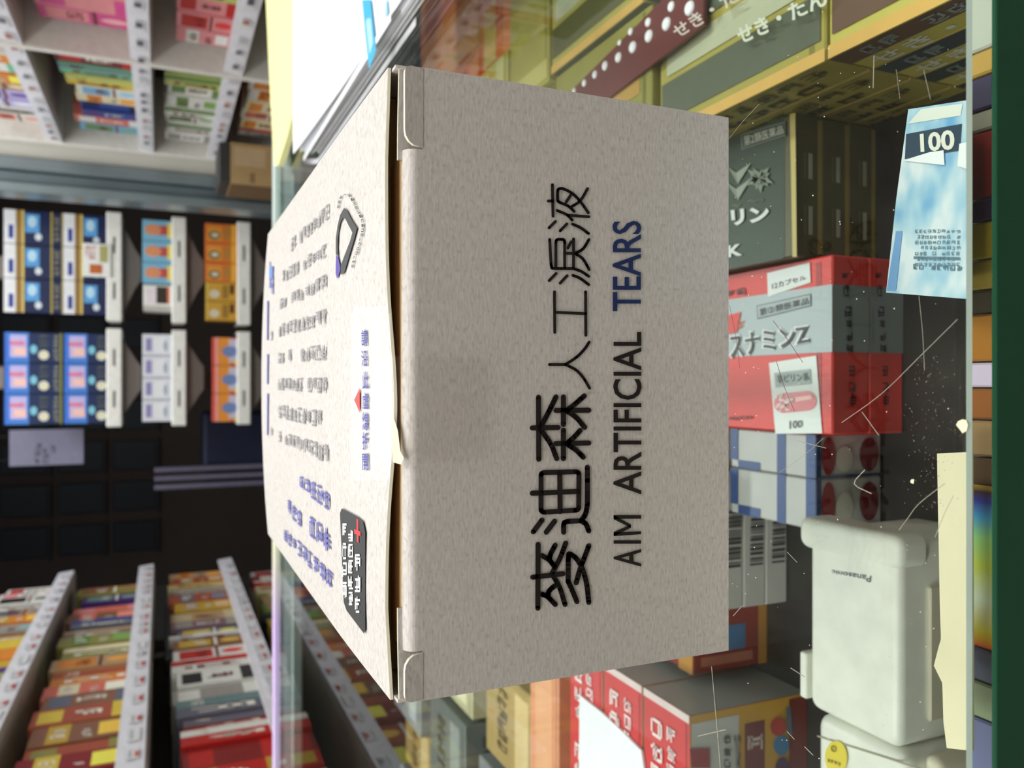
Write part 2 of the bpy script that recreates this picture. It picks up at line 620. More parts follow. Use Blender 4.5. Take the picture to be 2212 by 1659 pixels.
# front panel: shoulders left and right, folded-in tuck between the slits
b = MB()
R = 0.0023
ZS = 0.0716               # the slits reach down to here
prof = [(0.0, ZS), (0.0, BH - R)]
for k in range(1, 9):
    a = math.pi / 2 * k / 8
    prof.append((R - R * math.cos(a), BH - R + R * math.sin(a)))
prof += [(0.0029, BH), (0.008, BH - 0.0002), (0.0150, BH - 0.0012)]
for (ya, za), (yb, zb) in zip(prof[:-1], prof[1:]):
    b.poly([(XSL + .0004, ya, za), (XSR - .0004, ya, za), (XSR - .0004, yb, zb), (XSL + .0004, yb, zb)], LIN if yb < 0.0030 else INNER)
b.smooth = True
b.obj('tuck_flap', aim, fix=False)
b = MB()
b.box((-W2, 0.0, 0.0), (W2, 0.0006, ZS), LIN)
b.obj('front_panel', aim)
for xa, xb, sgn in ((-W2, XSL, -1), (XSR, W2, 1)):
    b = MB()
    xi = XSR if sgn > 0 else XSL          # slit side
    xo = W2 - .0002 if sgn > 0 else -W2 + .0002
    out = [(xi, 0, ZS), (xo, 0, ZS)]
    r1 = 0.0028
    top = BH + 0.0003
    for k in range(5):
        a = math.pi / 2 * k / 4
        out.append((xo - sgn * (.0014 - .0014 * math.cos(a)), 0, top - .0014 + .0014 * math.sin(a)))
    for k in range(5):
        a = math.pi / 2 * k / 4
        out.append((xi + sgn * (r1 - r1 * math.sin(a)), 0, top - r1 + r1 * math.cos(a)))
    b.poly([(x, -0.0001 - .0004 * (z - ZS) / (BH - ZS), z) for x, _, z in out], LIN)
    b.poly([(x, 0.0004, z) for x, _, z in reversed(out)], LIN)
    n = len(out)
    for k in range(n):
        p, q = out[k], out[(k + 1) % n]
        b.poly([(p[0], -.0001 - .0004 * (p[2] - ZS) / (BH - ZS), p[2]), (q[0], -.0001 - .0004 * (q[2] - ZS) / (BH - ZS), q[2]), (q[0], .0004, q[2]), (p[0], .0004, p[2])], CUT)
    b.obj('shoulder', aim)
# dust flaps: the board of the side bends in behind the front panel
for sgn in (-1, 1):
    b = MB()
    pts = []
    for k in range(9):
        s = k / 8
        pts.append((sgn * (W2 - .0004 - 0.017 * s), 0.0012 + 0.0011 * math.sin(s * math.pi / 2)))
    for (xa, ya), (xb, yb) in zip(pts[:-1], pts[1:]):
        za = BH + 0.0009
        b.poly([(xa, ya, .03), (xb, yb, .03), (xb, yb, za), (xa, ya, za)], LIN)
        b.poly([(xa, ya, za), (xb, yb, za), (xb, yb + .0005, za), (xa, ya + .0005, za)], CUT)
        b.poly([(xa, ya + .0005, .03), (xb, yb + .0005, .03), (xb, yb + .0005, za), (xa, ya + .0005, za)], INNER)
    b.obj('dust_flap', aim, fix=False)
# lid panel
b = MB()
NX, NY = 48, 72
LY0 = 0.0033
fx = lambda s: -W2 - .0002 + (2 * W2 + .0004) * s
fy = lambda s, t: LY0 + (BD + .0006 - LY0) * t - (0.0012 * abs(2 * s - 1) ** 6 if t > .99 else 0)
b.grid(lambda s, t: (fx(s), fy(s, t), lid_z(fx(s), fy(s, t))), NX, NY, LIN)
b.grid(lambda s, t: (fx(s), fy(s, t), lid_z(fx(s), fy(s, t)) - TB), NX, NY, INNER)
b.grid(lambda s, t: (fx(s), LY0, lid_z(fx(s), LY0) - TB * t), NX, 1, CUT)
b.grid(lambda s, t: (fx(0), fy(0, s), lid_z(fx(0), fy(0, s)) - TB * t - .0008 * t), NY, 1, LIN)
b.grid(lambda s, t: (fx(1), fy(1, s), lid_z(fx(1), fy(1, s)) - TB * t - .0008 * t), NY, 1, LIN)
b.grid(lambda s, t: (fx(s), fy(s, 1), lid_z(fx(s), BD) - .0012 * t), NX, 1, LIN)
b.obj('lid', aim, fix=False)


def on_lid(px, py, off=0.0004):
    p = P(px, py, z=0.0785)
    for _ in range(3):
        p = P(px, py, z=lid_z(p.x, p.y))
    return Vector((p.x, p.y, p.z + off))


def on_front(px, py):
    return P(px, py, y=-0.0003)


# lettering on the front, traced stroke by stroke
THICK = [[(210, 60), (212, 505)], [(165, 280), (350, 277)], [(232, 262), (290, 150), (335, 58)], [(232, 300), (300, 400), (340, 500)],
         [(388, 58), (388, 255)], [(335, 155), (570, 153)], [(410, 155), (470, 110), (538, 50)], [(415, 160), (480, 205), (540, 275)],
         [(388, 295), (388, 500)], [(335, 392), (570, 388)], [(415, 390), (470, 340), (508, 298)], [(420, 400), (480, 440), (530, 490)],
         [(362, 600), (365, 880)], [(165, 748), (228, 746)], [(228, 746), (498, 735)],
         [(560, 562), (560, 780), (558, 840), (545, 900), (515, 945)], [(515, 945), (420, 950)], [(420, 950), (396, 958), (390, 980)], [(390, 980), (390, 1028)],
         [(515, 945), (550, 970), (570, 1018)], [(235, 940), (172, 1025)], [(325, 948), (265, 1028)],
         [(207, 1115), (205, 1572)], [(168, 1350), (385, 1325)], [(330, 1120), (300, 1175), (288, 1215)], [(235, 1195), (285, 1225), (320, 1268)],
         [(405, 1105), (365, 1210), (305, 1325)], [(230, 1470), (275, 1490), (330, 1545)], [(325, 1412), (285, 1450), (278, 1488)], [(305, 1325), (360, 1420), (400, 1545)],
         [(438, 1185), (424, 1200), (422, 1380)], [(422, 1380), (450, 1440), (485, 1525)], [(438, 1185), (480, 1215), (525, 1290), (555, 1400), (570, 1530)],
         [(570, 1125), (535, 1220), (505, 1300), (480, 1390)]]
rr = []
for cx, cy, a0 in ((478, 614, -90), (476, 850, 0), (250, 864, 90), (250, 620, 180)):
    for k in range(5):
        a = math.radians(a0 + 90 * k / 4)
        rr.append((cx + 22 * math.cos(a), cy + 20 * math.sin(a)))
THIN = [[(292, 187), (327, 187)], [(322, 65), (327, 300)], [(358, 258), (430, 290), (470, 330)], [(436, 293), (595, 305)],
        [(372, 96), (362, 110), (362, 180), (375, 197)], [(375, 197), (440, 225), (485, 265)], [(372, 96), (402, 96), (470, 130), (530, 190), (590, 275)],
        [(585, 95), (530, 185), (465, 230)], [(466, 132), (425, 195)],
        [(345, 340), (297, 388)], [(430, 358), (380, 410)], [(472, 360), (530, 385), (592, 430)],
        [(302, 475), (312, 660)], [(312, 660), (318, 682), (335, 690), (480, 692)], [(480, 692), (540, 714), (594, 750)],
        [(348, 685), (348, 498)], [(348, 498), (352, 480), (368, 474), (396, 474), (410, 480), (414, 498)], [(414, 498), (414, 685)],
        [(480, 470), (480, 690)], [(462, 492), (438, 538)], [(418, 578), (490, 578)], [(490, 578), (550, 545), (595, 475)], [(490, 578), (550, 620), (597, 700)],
        [(350, 728), (298, 782)], [(432, 745), (380, 800)], [(475, 742), (530, 765), (594, 812)],
        [(338, 865), (340, 1168)], [(570, 865), (572, 1190)], [(340, 1018), (570, 1028)],
        [(300, 1408), (420, 1408)], [(420, 1408), (500, 1355), (560, 1295), (597, 1240)], [(420, 1408), (500, 1450), (555, 1510), (600, 1585)]]
BROWNINK = mat((30, 20, 20), 0.45, noise=0)
b = MB()
fB = lambda x, y: on_front(1100 + x / 3.3176, 840 + y / 3.3176)
for s in THICK:
    stroke(b, smooth_path(s), 37, BROWNINK, fB)
stroke(b, rr, 36, BROWNINK, fB, closed=True)
b.obj('bold_characters', aim)
b = MB()
fA = lambda x, y: on_front(1100 + x / 3.456, 380 + y / 3.456)
for s in THIN:
    stroke(b, smooth_path(s), 22, BROWNINK, fA)
b.obj('thin_characters', aim)


def front_text(body, y_start, y_end, x_top, x_bot, m, name, bold):
    bb = MB()
    text_on(bb, body, (on_front(x_bot, y_start), on_front(x_bot, y_end), on_front(x_top, y_end), on_front(x_top, y_start)), m, bold)
    return bb.obj(name, aim, fix=False)


front_text('A', 1224, 1186, 1325.5, 1385, BROWNINK, 'lettering', 0.012)
b = MB()
for q in ([(748, 1085), (945, 1085), (945, 1110), (748, 1110)], [(748, 1030), (945, 1020), (945, 1042), (748, 1056)], [(748, 905), (945, 905), (945, 931), (748, 931)],
          [(748, 1056), (748, 1026), (872, 972), (872, 996)], [(748, 905), (748, 934), (872, 996), (872, 972)]):
    b.poly([fB(*p) for p in q], BROWNINK)
b.obj('lettering', aim, fix=False)
front_text('ARTIFICIAL', 1068, 717, 1324.5, 1386, BROWNINK, 'lettering', 0.012)
front_text('TEARS', 672, 477, 1323, 1385, mat((28, 44, 96), 0.45, noise=0), 'lettering', 0.012)

# print on the lid
GREY = mat((146, 142, 144), 0.5, noise=0)
VIOLET = mat((98, 98, 172), 0.5, noise=0)
DARKG = mat((52, 52, 54), 0.5, noise=0)
def lid_line(x0, y0, x1, y1, h0, h1, n, m, seed, parent=aim, fill=.85):
    """line of small print from photo point 0 (far) to 1 (near); h0/h1 letter height upwards"""
    bb = MB()
    pseudo_print(bb, (on_lid(x0, y0), on_lid(x1, y1), on_lid(x1, y1 - h1), on_lid(x0, y0 - h0)), n, m, seed, fill)
    o = bb.obj('small_print', parent, fix=False)
    o.location.z += 0.0
    return o
for k, (x0, y0, x1, y1, h0, h1, n) in enumerate([
        (630, 545, 714, 470, 28, 32, 11), (611, 612, 708, 553, 26, 28, 11), (606, 673, 709, 620, 26, 30, 10), (603, 728, 709, 700, 26, 34, 11),
        (602, 785, 708, 777, 26, 34, 11), (602, 842, 710, 850, 25, 34, 12), (603, 902, 712, 928, 28, 38, 11), (603, 953, 713, 1003, 22, 40, 12)]):
    lid_line(x0, y0, x1, y1, h0, h1, n, GREY, 100 + k)
for k, (x0, y0, x1, y1, h0, h1, n) in enumerate([(638, 1048, 716, 1105, 26, 46, 6), (612, 1100, 718, 1200, 30, 52, 8), (615, 1165, 722, 1280, 28, 40, 9)]):
    lid_line(x0, y0, x1, y1, h0, h1, n, VIOLET, 200 + k)
b = MB()
pseudo_print(b, (on_lid(583, 640), on_lid(594, 640), on_lid(594, 560), on_lid(583, 560)), 1, VIOLET, 5)
b.poly([on_lid(585, 575), on_lid(590, 575), on_lid(590, 600), on_lid(585, 600)], mat((90, 140, 220), 0.5, noise=0))
b.obj('small_print', aim, fix=False)
for y0, y1 in ((650, 735), (765, 830), (850, 940)):
    b = MB(); b.poly([on_lid(579, y0), on_lid(582, y0), on_lid(581, y1), on_lid(578.5, y1)], VIOLET)
    pseudo_print(b, (on_lid(586, y1), on_lid(591, y1), on_lid(591, y1 - 22), on_lid(586, y1 - 22)), 1, GREY, y0)
    b.obj('small_print', aim, fix=False)
# words along the tear line
for ch, ya, yb in zip('請沿此虛線拆開', (712, 757, 803, 848, 890, 934, 980), (748, 792, 840, 884, 930, 972, 1016)):
    b = MB()
    dx = 0 if ya < 760 else 2
    text_on(b, ch, (on_lid(785 + dx, yb), on_lid(798 + dx, yb), on_lid(797 + dx, ya), on_lid(784 + dx, ya)), mat((66, 66, 158), 0.5, noise=0), 0.012)
    b.obj('lettering', aim, fix=False)
b = MB(); b.poly([on_lid(769, 864), on_lid(781, 838), on_lid(781, 892)], mat((226, 66, 62), 0.5, noise=0)); b.obj('arrow_mark', aim, fix=False)
# shield mark with the web address curving round it
b = MB()
sh = lambda zx, zy: (560 + zx / 4.147, 400 + zy / 4.147)
outer = [(775, 205), (800, 225), (850, 320), (893, 385), (868, 480), (820, 640), (775, 790), (745, 803), (745, 720), (775, 640), (830, 500), (850, 425), (800, 330), (785, 300),
         (765, 295), (740, 340), (722, 430), (716, 560), (722, 640), (700, 620), (700, 480), (715, 370), (738, 270)]
b.poly([on_lid(*sh(*p)) for p in reversed(outer)], DARKG)
b.poly([on_lid(*sh(*p)) for p in reversed([(702, 625), (722, 645), (738, 720), (742, 760), (712, 842), (698, 790)])], mat((84, 64, 160), 0.5, noise=0))
b.obj('shield_mark', aim, fix=False)
URL = 'www.aimedicine.com.tw'
path = smooth_path([(728, 215), (752, 120), (792, 82), (835, 130), (880, 225), (925, 310), (932, 400), (905, 520), (860, 650), (832, 745)], 8)
seg = [0.0]
for a, c in zip(path[:-1], path[1:]):
    seg.append(seg[-1] + math.hypot(c[0] - a[0], c[1] - a[1]))
def at_len(s):
    for k in range(len(path) - 1):
        if seg[k + 1] >= s:
            t = (s - seg[k]) / max(1e-6, seg[k + 1] - seg[k])
            return (path[k][0] + (path[k + 1][0] - path[k][0]) * t, path[k][1] + (path[k + 1][1] - path[k][1]) * t)
    return path[-1]
b = MB()
for k, ch in enumerate(URL):
    s0, s1 = seg[-1] * (k + .08) / len(URL), seg[-1] * (k + .86) / len(URL)
    p, q = at_len(s0), at_len(s1)
    d = (q[0] - p[0], q[1] - p[1]); L = math.hypot(*d)
    n = (d[1] / L, -d[0] / L)
    h = 22 if ch != '.' else 6
    text_on(b, ch, (on_lid(*sh(*p)), on_lid(*sh(*q)), on_lid(*sh(q[0] + n[0] * h, q[1] + n[1] * h)), on_lid(*sh(p[0] + n[0] * h, p[1] + n[1] * h))), DARKG, 0.01)
b.obj('lettering', aim, fix=False)
# black badge with white characters and a red cross
b = MB()
b.poly([on_lid(*p) for p in reversed([(742, 1098), (776, 1116), (788, 1126), (793, 1150), (793, 1362), (790, 1368), (752, 1318), (746, 1300), (738, 1108)])], mat((44, 44, 46), 0.5, noise=0))
bz = b.obj('badge', aim, fix=False)
b = MB()
WH = mat((240, 240, 240), 0.5, noise=0)
for k, (x0, x1, ya, yb, n) in enumerate([(744, 754, 1130, 1298, 4), (756, 768, 1140, 1312, 5), (771, 784, 1196, 1330, 3)]):
    for j in range(n):
        y0 = ya + (yb - ya) * j / n
        y1 = ya + (yb - ya) * (j + .85) / n
        pseudo_print(b, (on_lid(x0, y1, .0005), on_lid(x1, y1, .0005), on_lid(x1, y0, .0005), on_lid(x0, y0, .0005)), 1, WH, k * 10 + j, .95)
RED = mat((214, 50, 56), 0.5, noise=0)
b.poly([on_lid(770, 1142, .0005), on_lid(784, 1148, .0005), on_lid(784, 1158, .0005), on_lid(770, 1152, .0005)], RED)
b.poly([on_lid(775, 1120, .0005), on_lid(779, 1122, .0005), on_lid(780, 1172, .0005), on_lid(776, 1170, .0005)], RED)
b.obj('badge_print', bz, fix=False)
# clear tape over the lid edge
m_tape = pane_material('clear_tape', (0.985, 0.982, 0.978, 1), 0.45, 1.25)
TX0, TX1 = -0.0150, 0.0052
tp = [(0.0165, None), (0.008, None), (0.0036, None), (0.0022, 0.0768), (0.0004, 0.0758), (-0.0006, 0.0742), (-0.0006, 0.072), (-0.0006, 0.066), (-0.0006, 0.0588)]
b = MB()
b.smooth = True
tpts = []
for y, z in tp:
    tpts.append((y, z))
for (ya, za), (yb, zb) in zip(tpts[:-1], tpts[1:]):
    for k in range(6):
        xa, xb = TX0 + (TX1 - TX0) * k / 6, TX0 + (TX1 - TX0) * (k + 1) / 6
        zz = lambda x, y, z: lid_z(x, max(0, y)) + .0002 if z is None else z
        b.poly([(xa, ya, zz(xa, ya, za)), (xb, ya, zz(xb, ya, za)), (xb, yb, zz(xb, yb, zb)), (xa, yb, zz(xa, yb, zb))], m_tape)
b.obj('clear_tape', aim, fix=False)
b = MB()
b.poly([on_lid(852, 900, .0002), on_lid(857, 930, -.0002), on_lid(858, 975, -.0006), on_lid(861, 990, -.0010), on_lid(857, 1004, -.0008), on_lid(851, 998, .0002), on_lid(850, 940, .0003)], mat((246, 232, 200), 0.15))
b.obj('tape_crumple', aim, fix=False)
m_seal = pane_material('clear_seal', (0.985, 0.985, 0.985, 1), 0.5, 1.12)
b = MB()
for i in range(14):
    for j in range(26):
        x0_, x1_ = 760 + 86 * i / 14, 760 + 86 * (i + 1) / 14
        y0_, y1_ = 662 + 376 * j / 26, 662 + 376 * (j + 1) / 26
        ex, ey = abs((x0_ + x1_) / 2 - 803) / 43, abs((y0_ + y1_) / 2 - 850) / 188
        if max(0, ex - .6) ** 2 / .16 + max(0, ey - .88) ** 2 / .0144 < 1:
            b.poly([on_lid(x0_, y1_, .0002), on_lid(x1_, y1_, .0002), on_lid(x1_, y0_, .0002), on_lid(x0_, y0_, .0002)], m_seal)
b.obj('clear_seal', aim, fix=False)

# ------------------------------------------------------------------ papers on the counter
papers = 'white sheets in the paper pile'
m_paper = mat((244, 245, 250), 0.6, scale=20, noise=0.02)
rnd = random.Random(11)
NS = 11
for k in range(NS):
    b = MB()
    x0 = 0.1835 + rnd.uniform(0, 0.004)
    z_far, z_near = 0.0008 + 0.0019 * k, 0.0008 + 0.00095 * k
    ya, yb = 0.512 - rnd.uniform(0, 0.008), 0.150
    lift = 0.0012 + 0.0003 * k

    def f(s, t, x0=x0, ya=ya, yb=yb, zf=z_far, zn=z_near, k=k):
        y = yb + (ya - yb) * t
        z = zn + (zf - zn) * t ** 1.6 + 0.0004 * math.sin(9 * s) * (1 - s)
        return Vector((x0 + 0.215 * s, y, z))
    top = lambda s, t: f(s, t) + Vector((0, 0, 0.0007))
    b.grid(f, 6, 10, m_paper)
    b.grid(top, 6, 10, m_paper)
    b.grid(lambda s, t: f(0, s) + Vector((0, 0, .0007 * t)), 10, 1, m_paper)
    b.grid(lambda s, t: f(s, 0) + Vector((0, 0, .0007 * t)), 6, 1, m_paper)
    b.grid(lambda s, t: f(s, 1) + Vector((0, 0, .0007 * t)), 6, 1, m_paper)
    b.grid(lambda s, t: f(1, s) + Vector((0, 0, .0007 * t)), 10, 1, m_paper)
    o = b.obj('paper_sheet')
    if k == NS - 1:
        tag(o, 'topmost white sheet of the paper pile, with a blue printed border', 'paper', papers)
        zt = lambda px, py: P(px, py, z=0.0185) + Vector((0, 0, 0.0004))
        def fit(px, py):
            p = P(px, py, z=0.013)
            for _ in range(4):
                t = (p.y - yb) / (ya - yb)
                p = P(px, py, z=z_near + (z_far - z_near) * max(0, t) ** 1.6 + 0.0018)
            return p
        b = MB()
        BL = mat((60, 176, 222), 0.5, noise=0)
        LBL = mat((168, 212, 238), 0.5, noise=0)
        b.poly([fit(782, 0), fit(801, 0), fit(812, 110), fit(797, 150), fit(788, 70)], BL)
        b.poly([fit(788, 40), fit(802, 40), fit(808, 100), fit(797, 118)], LBL)
        b.poly([fit(832, 0), fit(836, 0), fit(838, 30), fit(830, 40)], LBL)
        b.obj('blue_border', o, fix=False)
    else:
        tag(o, 'plain white sheet, %s from the bottom of the loose paper pile' % ['first', 'second', 'third', 'fourth', 'fifth', 'sixth', 'seventh', 'eighth', 'ninth', 'tenth'][k], 'paper', papers)
# folded sheet whose rounded fold sticks out at the back corner of the pile
b = MB()
loop = []
for k in range(13):
    a = math.pi * (0.5 + k / 12)
    loop.append((0.518 - 0.006 * math.cos(a) - .006, 0.0065 + 0.006 * math.sin(a)))
prof2 = [(0.24, 0.0135)] + [(y, z) for y, z in loop] + [(0.24, 0.0007)]
for (ya, za), (yb_, zb) in zip(prof2[:-1], prof2[1:]):
    b.poly([(0.1790, ya, za), (0.1832, ya, za), (0.1832, yb_, zb), (0.1790, yb_, zb)], m_paper)
tag(b.obj('folded_sheet', fix=False), 'folded white sheet with a rounded fold at the side of the paper pile', 'paper')
# yellow pad behind the pile
ol = [(571, -80), (580, 130), (591, 345), (592, 358), (600, 358), (622, 290), (640, 210), (648, 90), (652, -80)]
b = MB()
b.prism([P(x, y, z=0.0100) for x, y in ol], (0, 0, -0.006), mat((250, 248, 178), 0.6, scale=40, noise=0.04))
tag(b.obj('notepad'), 'pale yellow notepad at the back edge of the glass counter', 'notepad')

# ------------------------------------------------------------------ cartons
FACES = {'front': ((0, 0, 0), (1, 0, 0), (0, 0, 1), (0, -1, 0)), 'top': ((0, 0, 1), (1, 0, 0), (0, 1, 0), (0, 0, 1)),
         'right': ((1, 0, 0), (0, 1, 0), (0, 0, 1), (1, 0, 0)), 'left': ((0, 1, 0), (0, -1, 0), (0, 0, 1), (-1, 0, 0)),
         'back': ((1, 1, 0), (-1, 0, 0), (0, 0, 1), (0, 1, 0))}


def face_fn(size, face, lift=0.0003):
    o, s, t, n = [Vector(a) for a in FACES[face]]
    S = Vector(size)
    def f(a, c):
        p = o + s * a + t * c
        return Vector((p.x * S.x, p.y * S.y, p.z * S.z)) + n * lift
    return f


def carton(name, loc, size, color, prints=(), rotz=0.0, rough=0.4, chamfer=0.0006):
    """carton with its corner at the origin; front is -y. prints: (face, s0, t0, s1, t1, colour[, layer]) or
    (face, s0, t0, s1, t1, colour, 'txt', n, seed) or (..., 'str', words) or (..., 'disc')"""
    b = MB()
    b.box((0, 0, 0), size, mat(color, rough), chamfer)
    sx, sy, sz = size
    m_seam = mat(tuple(int(c * 0.78) for c in color), rough)
    for fc in ('left', 'right'):
        f = face_fn(size, fc, 0.00012)
        b.poly([f(.04, .93), f(.96, .93), f(.96, .945), f(.04, .945)], m_seam)
    f = face_fn(size, 'top', 0.00012)
    b.poly([f(.03, .05), f(.97, .05), f(.97, .075), f(.03, .075)], m_seam)
    for iq, q in enumerate(prints):
        face, s0, t0, s1, t1, c = q[:6]
        lift = 0.00015 + 0.00006 * iq
        if len(q) == 6:
            f = face_fn(size, face, lift)
            b.poly([f(s0, t0), f(s1, t0), f(s1, t1), f(s0, t1)], mat(c, rough))
        elif q[6] == 'over':
            f = face_fn(size, face, lift + .0001)
            b.poly([f(s0, t0), f(s1, t0), f(s1, t1), f(s0, t1)], mat(c, rough))
        elif q[6] == 'disc':
            f = face_fn(size, face, lift + .0001)
            b.poly([f((s0 + s1) / 2 + (s1 - s0) / 2 * math.cos(k * math.pi / 8), (t0 + t1) / 2 + (t1 - t0) / 2 * math.sin(k * math.pi / 8)) for k in range(16)], mat(c, rough))
        elif q[6] == 'txt':
            f = face_fn(size, face, lift + .0002)
            pseudo_print(b, (f(s0, t0), f(s1, t0), f(s1, t1), f(s0, t1)), q[7], mat(c, 0.5, noise=0), q[8])
        elif q[6] == 'str':
            f = face_fn(size, face, lift + .0002)
            text_on(b, q[7], (f(s0, t0), f(s1, t0), f(s1, t1), f(s0, t1)), mat(c, 0.5, noise=0), 0.02)
    o = b.obj(name, fix=False)
    o.rotation_euler = (0, 0, rotz)
    o.location = loc
    return o


def flat_print(parent, pts_px, z, color, name='print', k=1, txt=None, bold=0.01, seed=0, n=6):
    """print on an upward face at height z, given by its corners in the photograph (start of line, end of line, then the top side)"""
    b = MB()
    pts = [P(x, y, z=z + 0.0002 * k) for x, y in pts_px]
    m = color if not isinstance(color, tuple) else mat(color, 0.4, noise=0.0)
    if txt == '#':
        pseudo_print(b, pts, n, m, seed)
    elif txt:
        text_on(b, txt, pts, m, bold)
    else:
        b.poly(pts, m)
    o = b.obj(name, fix=False)
    o.parent = parent
    o.matrix_parent_inverse = Matrix.Translation(-Vector(parent.location))
    return o


def side_print(parent, pts_px, y, color, name='print', k=1, txt=None, bold=0.01, seed=0, n=6, x=None):
    b = MB()
    if x is None:
        pts = [P(a, c, y=y - 0.0002 * k) for a, c in pts_px]
    else:
        pts = [P(a, c, x=x) for a, c in pts_px]
    m = mat(color, 0.4, noise=0.0)
    if txt == '#':
        pseudo_print(b, pts, n, m, seed)
    elif txt:
        text_on(b, txt, pts, m, bold)
    else:
        b.poly(pts, m)
    o = b.obj(name, fix=False)
    o.parent = parent
    o.matrix_parent_inverse = Matrix.Translation(-Vector(parent.location))
    return o


def case_box(name, x0, x1, y0, y1, z0, z1, color, label, group=None, prints=(), cat='carton', rough=0.4):
    o = carton(name, (x0, y0, z0), (x1 - x0, y1 - y0, z1 - z0), color, prints, 0.0, rough)
    return tag(o, label, cat, group)


# --- red, silver and white capsule cartons, two high
RD, SV, WT, TX = (232, 66, 58), (176, 188, 190), (240, 244, 240), (44, 40, 40)
cap = []
AX0, AX1, AY0, AY1 = -0.0192, 0.0487, 0.082, 0.190
zt = -0.1140
zm = (SHELF + zt) / 2
for k, (z0, z1) in enumerate(((SHELF + .0003, zm - .0002), (zm, zt))):
    o = case_box('capsule_carton', AX0, AX1, AY0, AY1, z0, z1, RD,
                 ['red and silver capsule carton underneath the one showing a capsule', 'red, silver and white capsule carton with capsule picture, on top of its twin'][k],
                 'red and silver capsule cartons', [('front', 0.46, 0, 0.835, 1, (140, 150, 152))])
    cap.append(o)
    zc = (z0 + z1) / 2
    for j, (ya, yb) in enumerate(((590, 605), (616, 640), (662, 688), (692, 708), (718, 736), (742, 762), (790, 812), (826, 846), (850, 880))):
        xa, xb = (1858, 1868) if k == 0 else (1822, 1835)
        xc = (1898 if k == 0 else 1826) + (yb - 590) * 0.06
        w = 8 if k == 0 else 9
        side_print(o, [(xc - w, yb), (xc + w, yb), (xc + w, ya), (xc - w, ya)], AY0, (40, 44, 52) if 610 < ya < 770 else (84, 14, 20), 'small_print', 2, '#', seed=j, n=1)
o = cap[1]
pl = lambda q, c, **kw: flat_print(o, q, zt, c, **kw)
f = lambda a, c: Vector((AX0 + (AX1 - AX0) * a, AY0 + (AY1 - AY0) * c, zt + .0002))
def top_quad(parent, s0, s1, t0, t1, z, c, k=1, name='print'):
    b = MB()
    b.poly([(AX0 + (AX1 - AX0) * s0, AY0 + t0, z + .0002 * k), (AX0 + (AX1 - AX0) * s1, AY0 + t0, z + .0002 * k),
            (AX0 + (AX1 - AX0) * s1, AY0 + t1, z + .0002 * k), (AX0 + (AX1 - AX0) * s0, AY0 + t1, z + .0002 * k)], mat(c, 0.35, noise=0))
    q = b.obj(name, fix=False)
    q.parent = parent
    q.matrix_parent_inverse = Matrix.Translation(-Vector(parent.location))
top_quad(o, 0.46, 0.835, 0.0, 0.108, zt, SV, name='silver_band')
pl([(1659, 641), (1751, 610), (1749, 567), (1657, 590)], WT, name='white_panel', k=2)
pl([(1675, 937), (1776, 936), (1763, 768), (1661, 784)], WT, name='white_panel', k=2)
pl([(1668, 625), (1742, 603), (1740, 594), (1667, 611)], TX, txt='12カプセル', k=3, name='lettering', bold=0.006)
pl([(1636, 690), (1753, 661), (1752, 634), (1634, 660)], (120, 126, 128), name='notice_frame', k=2)
pl([(1638, 687), (1751, 659), (1750, 637), (1636, 662)], SV, name='notice_frame', k=3)
pl([(1641, 683), (1748, 656), (1747, 642), (1640, 667)], TX, txt='第②類医薬品', k=4, name='lettering', bold=0.006)
pl([(1545, 784), (1752, 742), (1747, 697), (1540, 726)], (236, 238, 238), txt='アスナミンZ', k=3, name='lettering_outline', bold=0.075)
pl([(1548, 780), (1749, 740), (1744, 701), (1543, 729)], (20, 20, 22), txt='アスナミンZ', k=4, name='lettering', bold=0.015)
pl([(1568, 722), (1592, 718), (1600, 674), (1568, 682)], (236, 60, 54), name='star_mark', k=3)
pl([(1590, 718), (1611, 714), (1610, 692), (1590, 696)], (236, 120, 104), txt='#', n=1, k=3, name='small_print')
pl([(1568, 645), (1612, 636), (1611, 620), (1568, 630)], (96, 16, 20), txt='#', n=2, k=3, name='small_print')
pl([(1675, 837), (1753, 829), (1751, 797), (1672, 806)], (168, 180, 178), k=3, name='notice_frame')
pl([(1679, 828), (1749, 822), (1747, 804), (1677, 810)], (60, 66, 66), txt='非ピリン系', k=4, name='lettering')
pl([(1705, 927), (1733, 923), (1733, 908), (1705, 909)], (60, 60, 60), txt='100', k=4, name='lettering')
pl([(1574, 910), (1627, 904), (1626, 896), (1574, 901)], (96, 16, 20), txt='#', n=7, k=3, name='small_print')
# capsule picture
b = MB()
cp = []
for k in range(9):
    a = math.pi / 2 + math.pi * k / 8
    cp.append((1692 + 20 * math.cos(a), 871 - 21 * math.sin(a)))
for k in range(9):
    a = -math.pi / 2 + math.pi * k / 8
    cp.append((1744 + 20 * math.cos(a), 866 - 21 * math.sin(a)))
pp = lambda L, k: [P(x, y, z=zt + .0002 * k) for x, y in L]
b.poly(pp(cp, 3), mat((214, 44, 48), 0.3, noise=0))
b.poly(pp([(1718, 858), (1752, 854), (1756, 862), (1718, 868)], 4), mat((250, 170, 160), 0.3, noise=0))
rq = random.Random(3)
for k in range(46):
    x, y = rq.uniform(1676, 1716), rq.uniform(852, 888)
    r = rq.uniform(1, 3)
    if (x - 1694) ** 2 / 420 + (y - 870) ** 2 / 400 < 1:
        b.poly(pp([(x - r, y - r), (x + r, y - r), (x + r, y + r), (x - r, y + r)], 4), mat((246, 214, 210), 0.3, noise=0))
q = b.obj('capsule_picture', fix=False)
q.parent = o
q.matrix_parent_inverse = Matrix.Translation(-Vector(o.location))

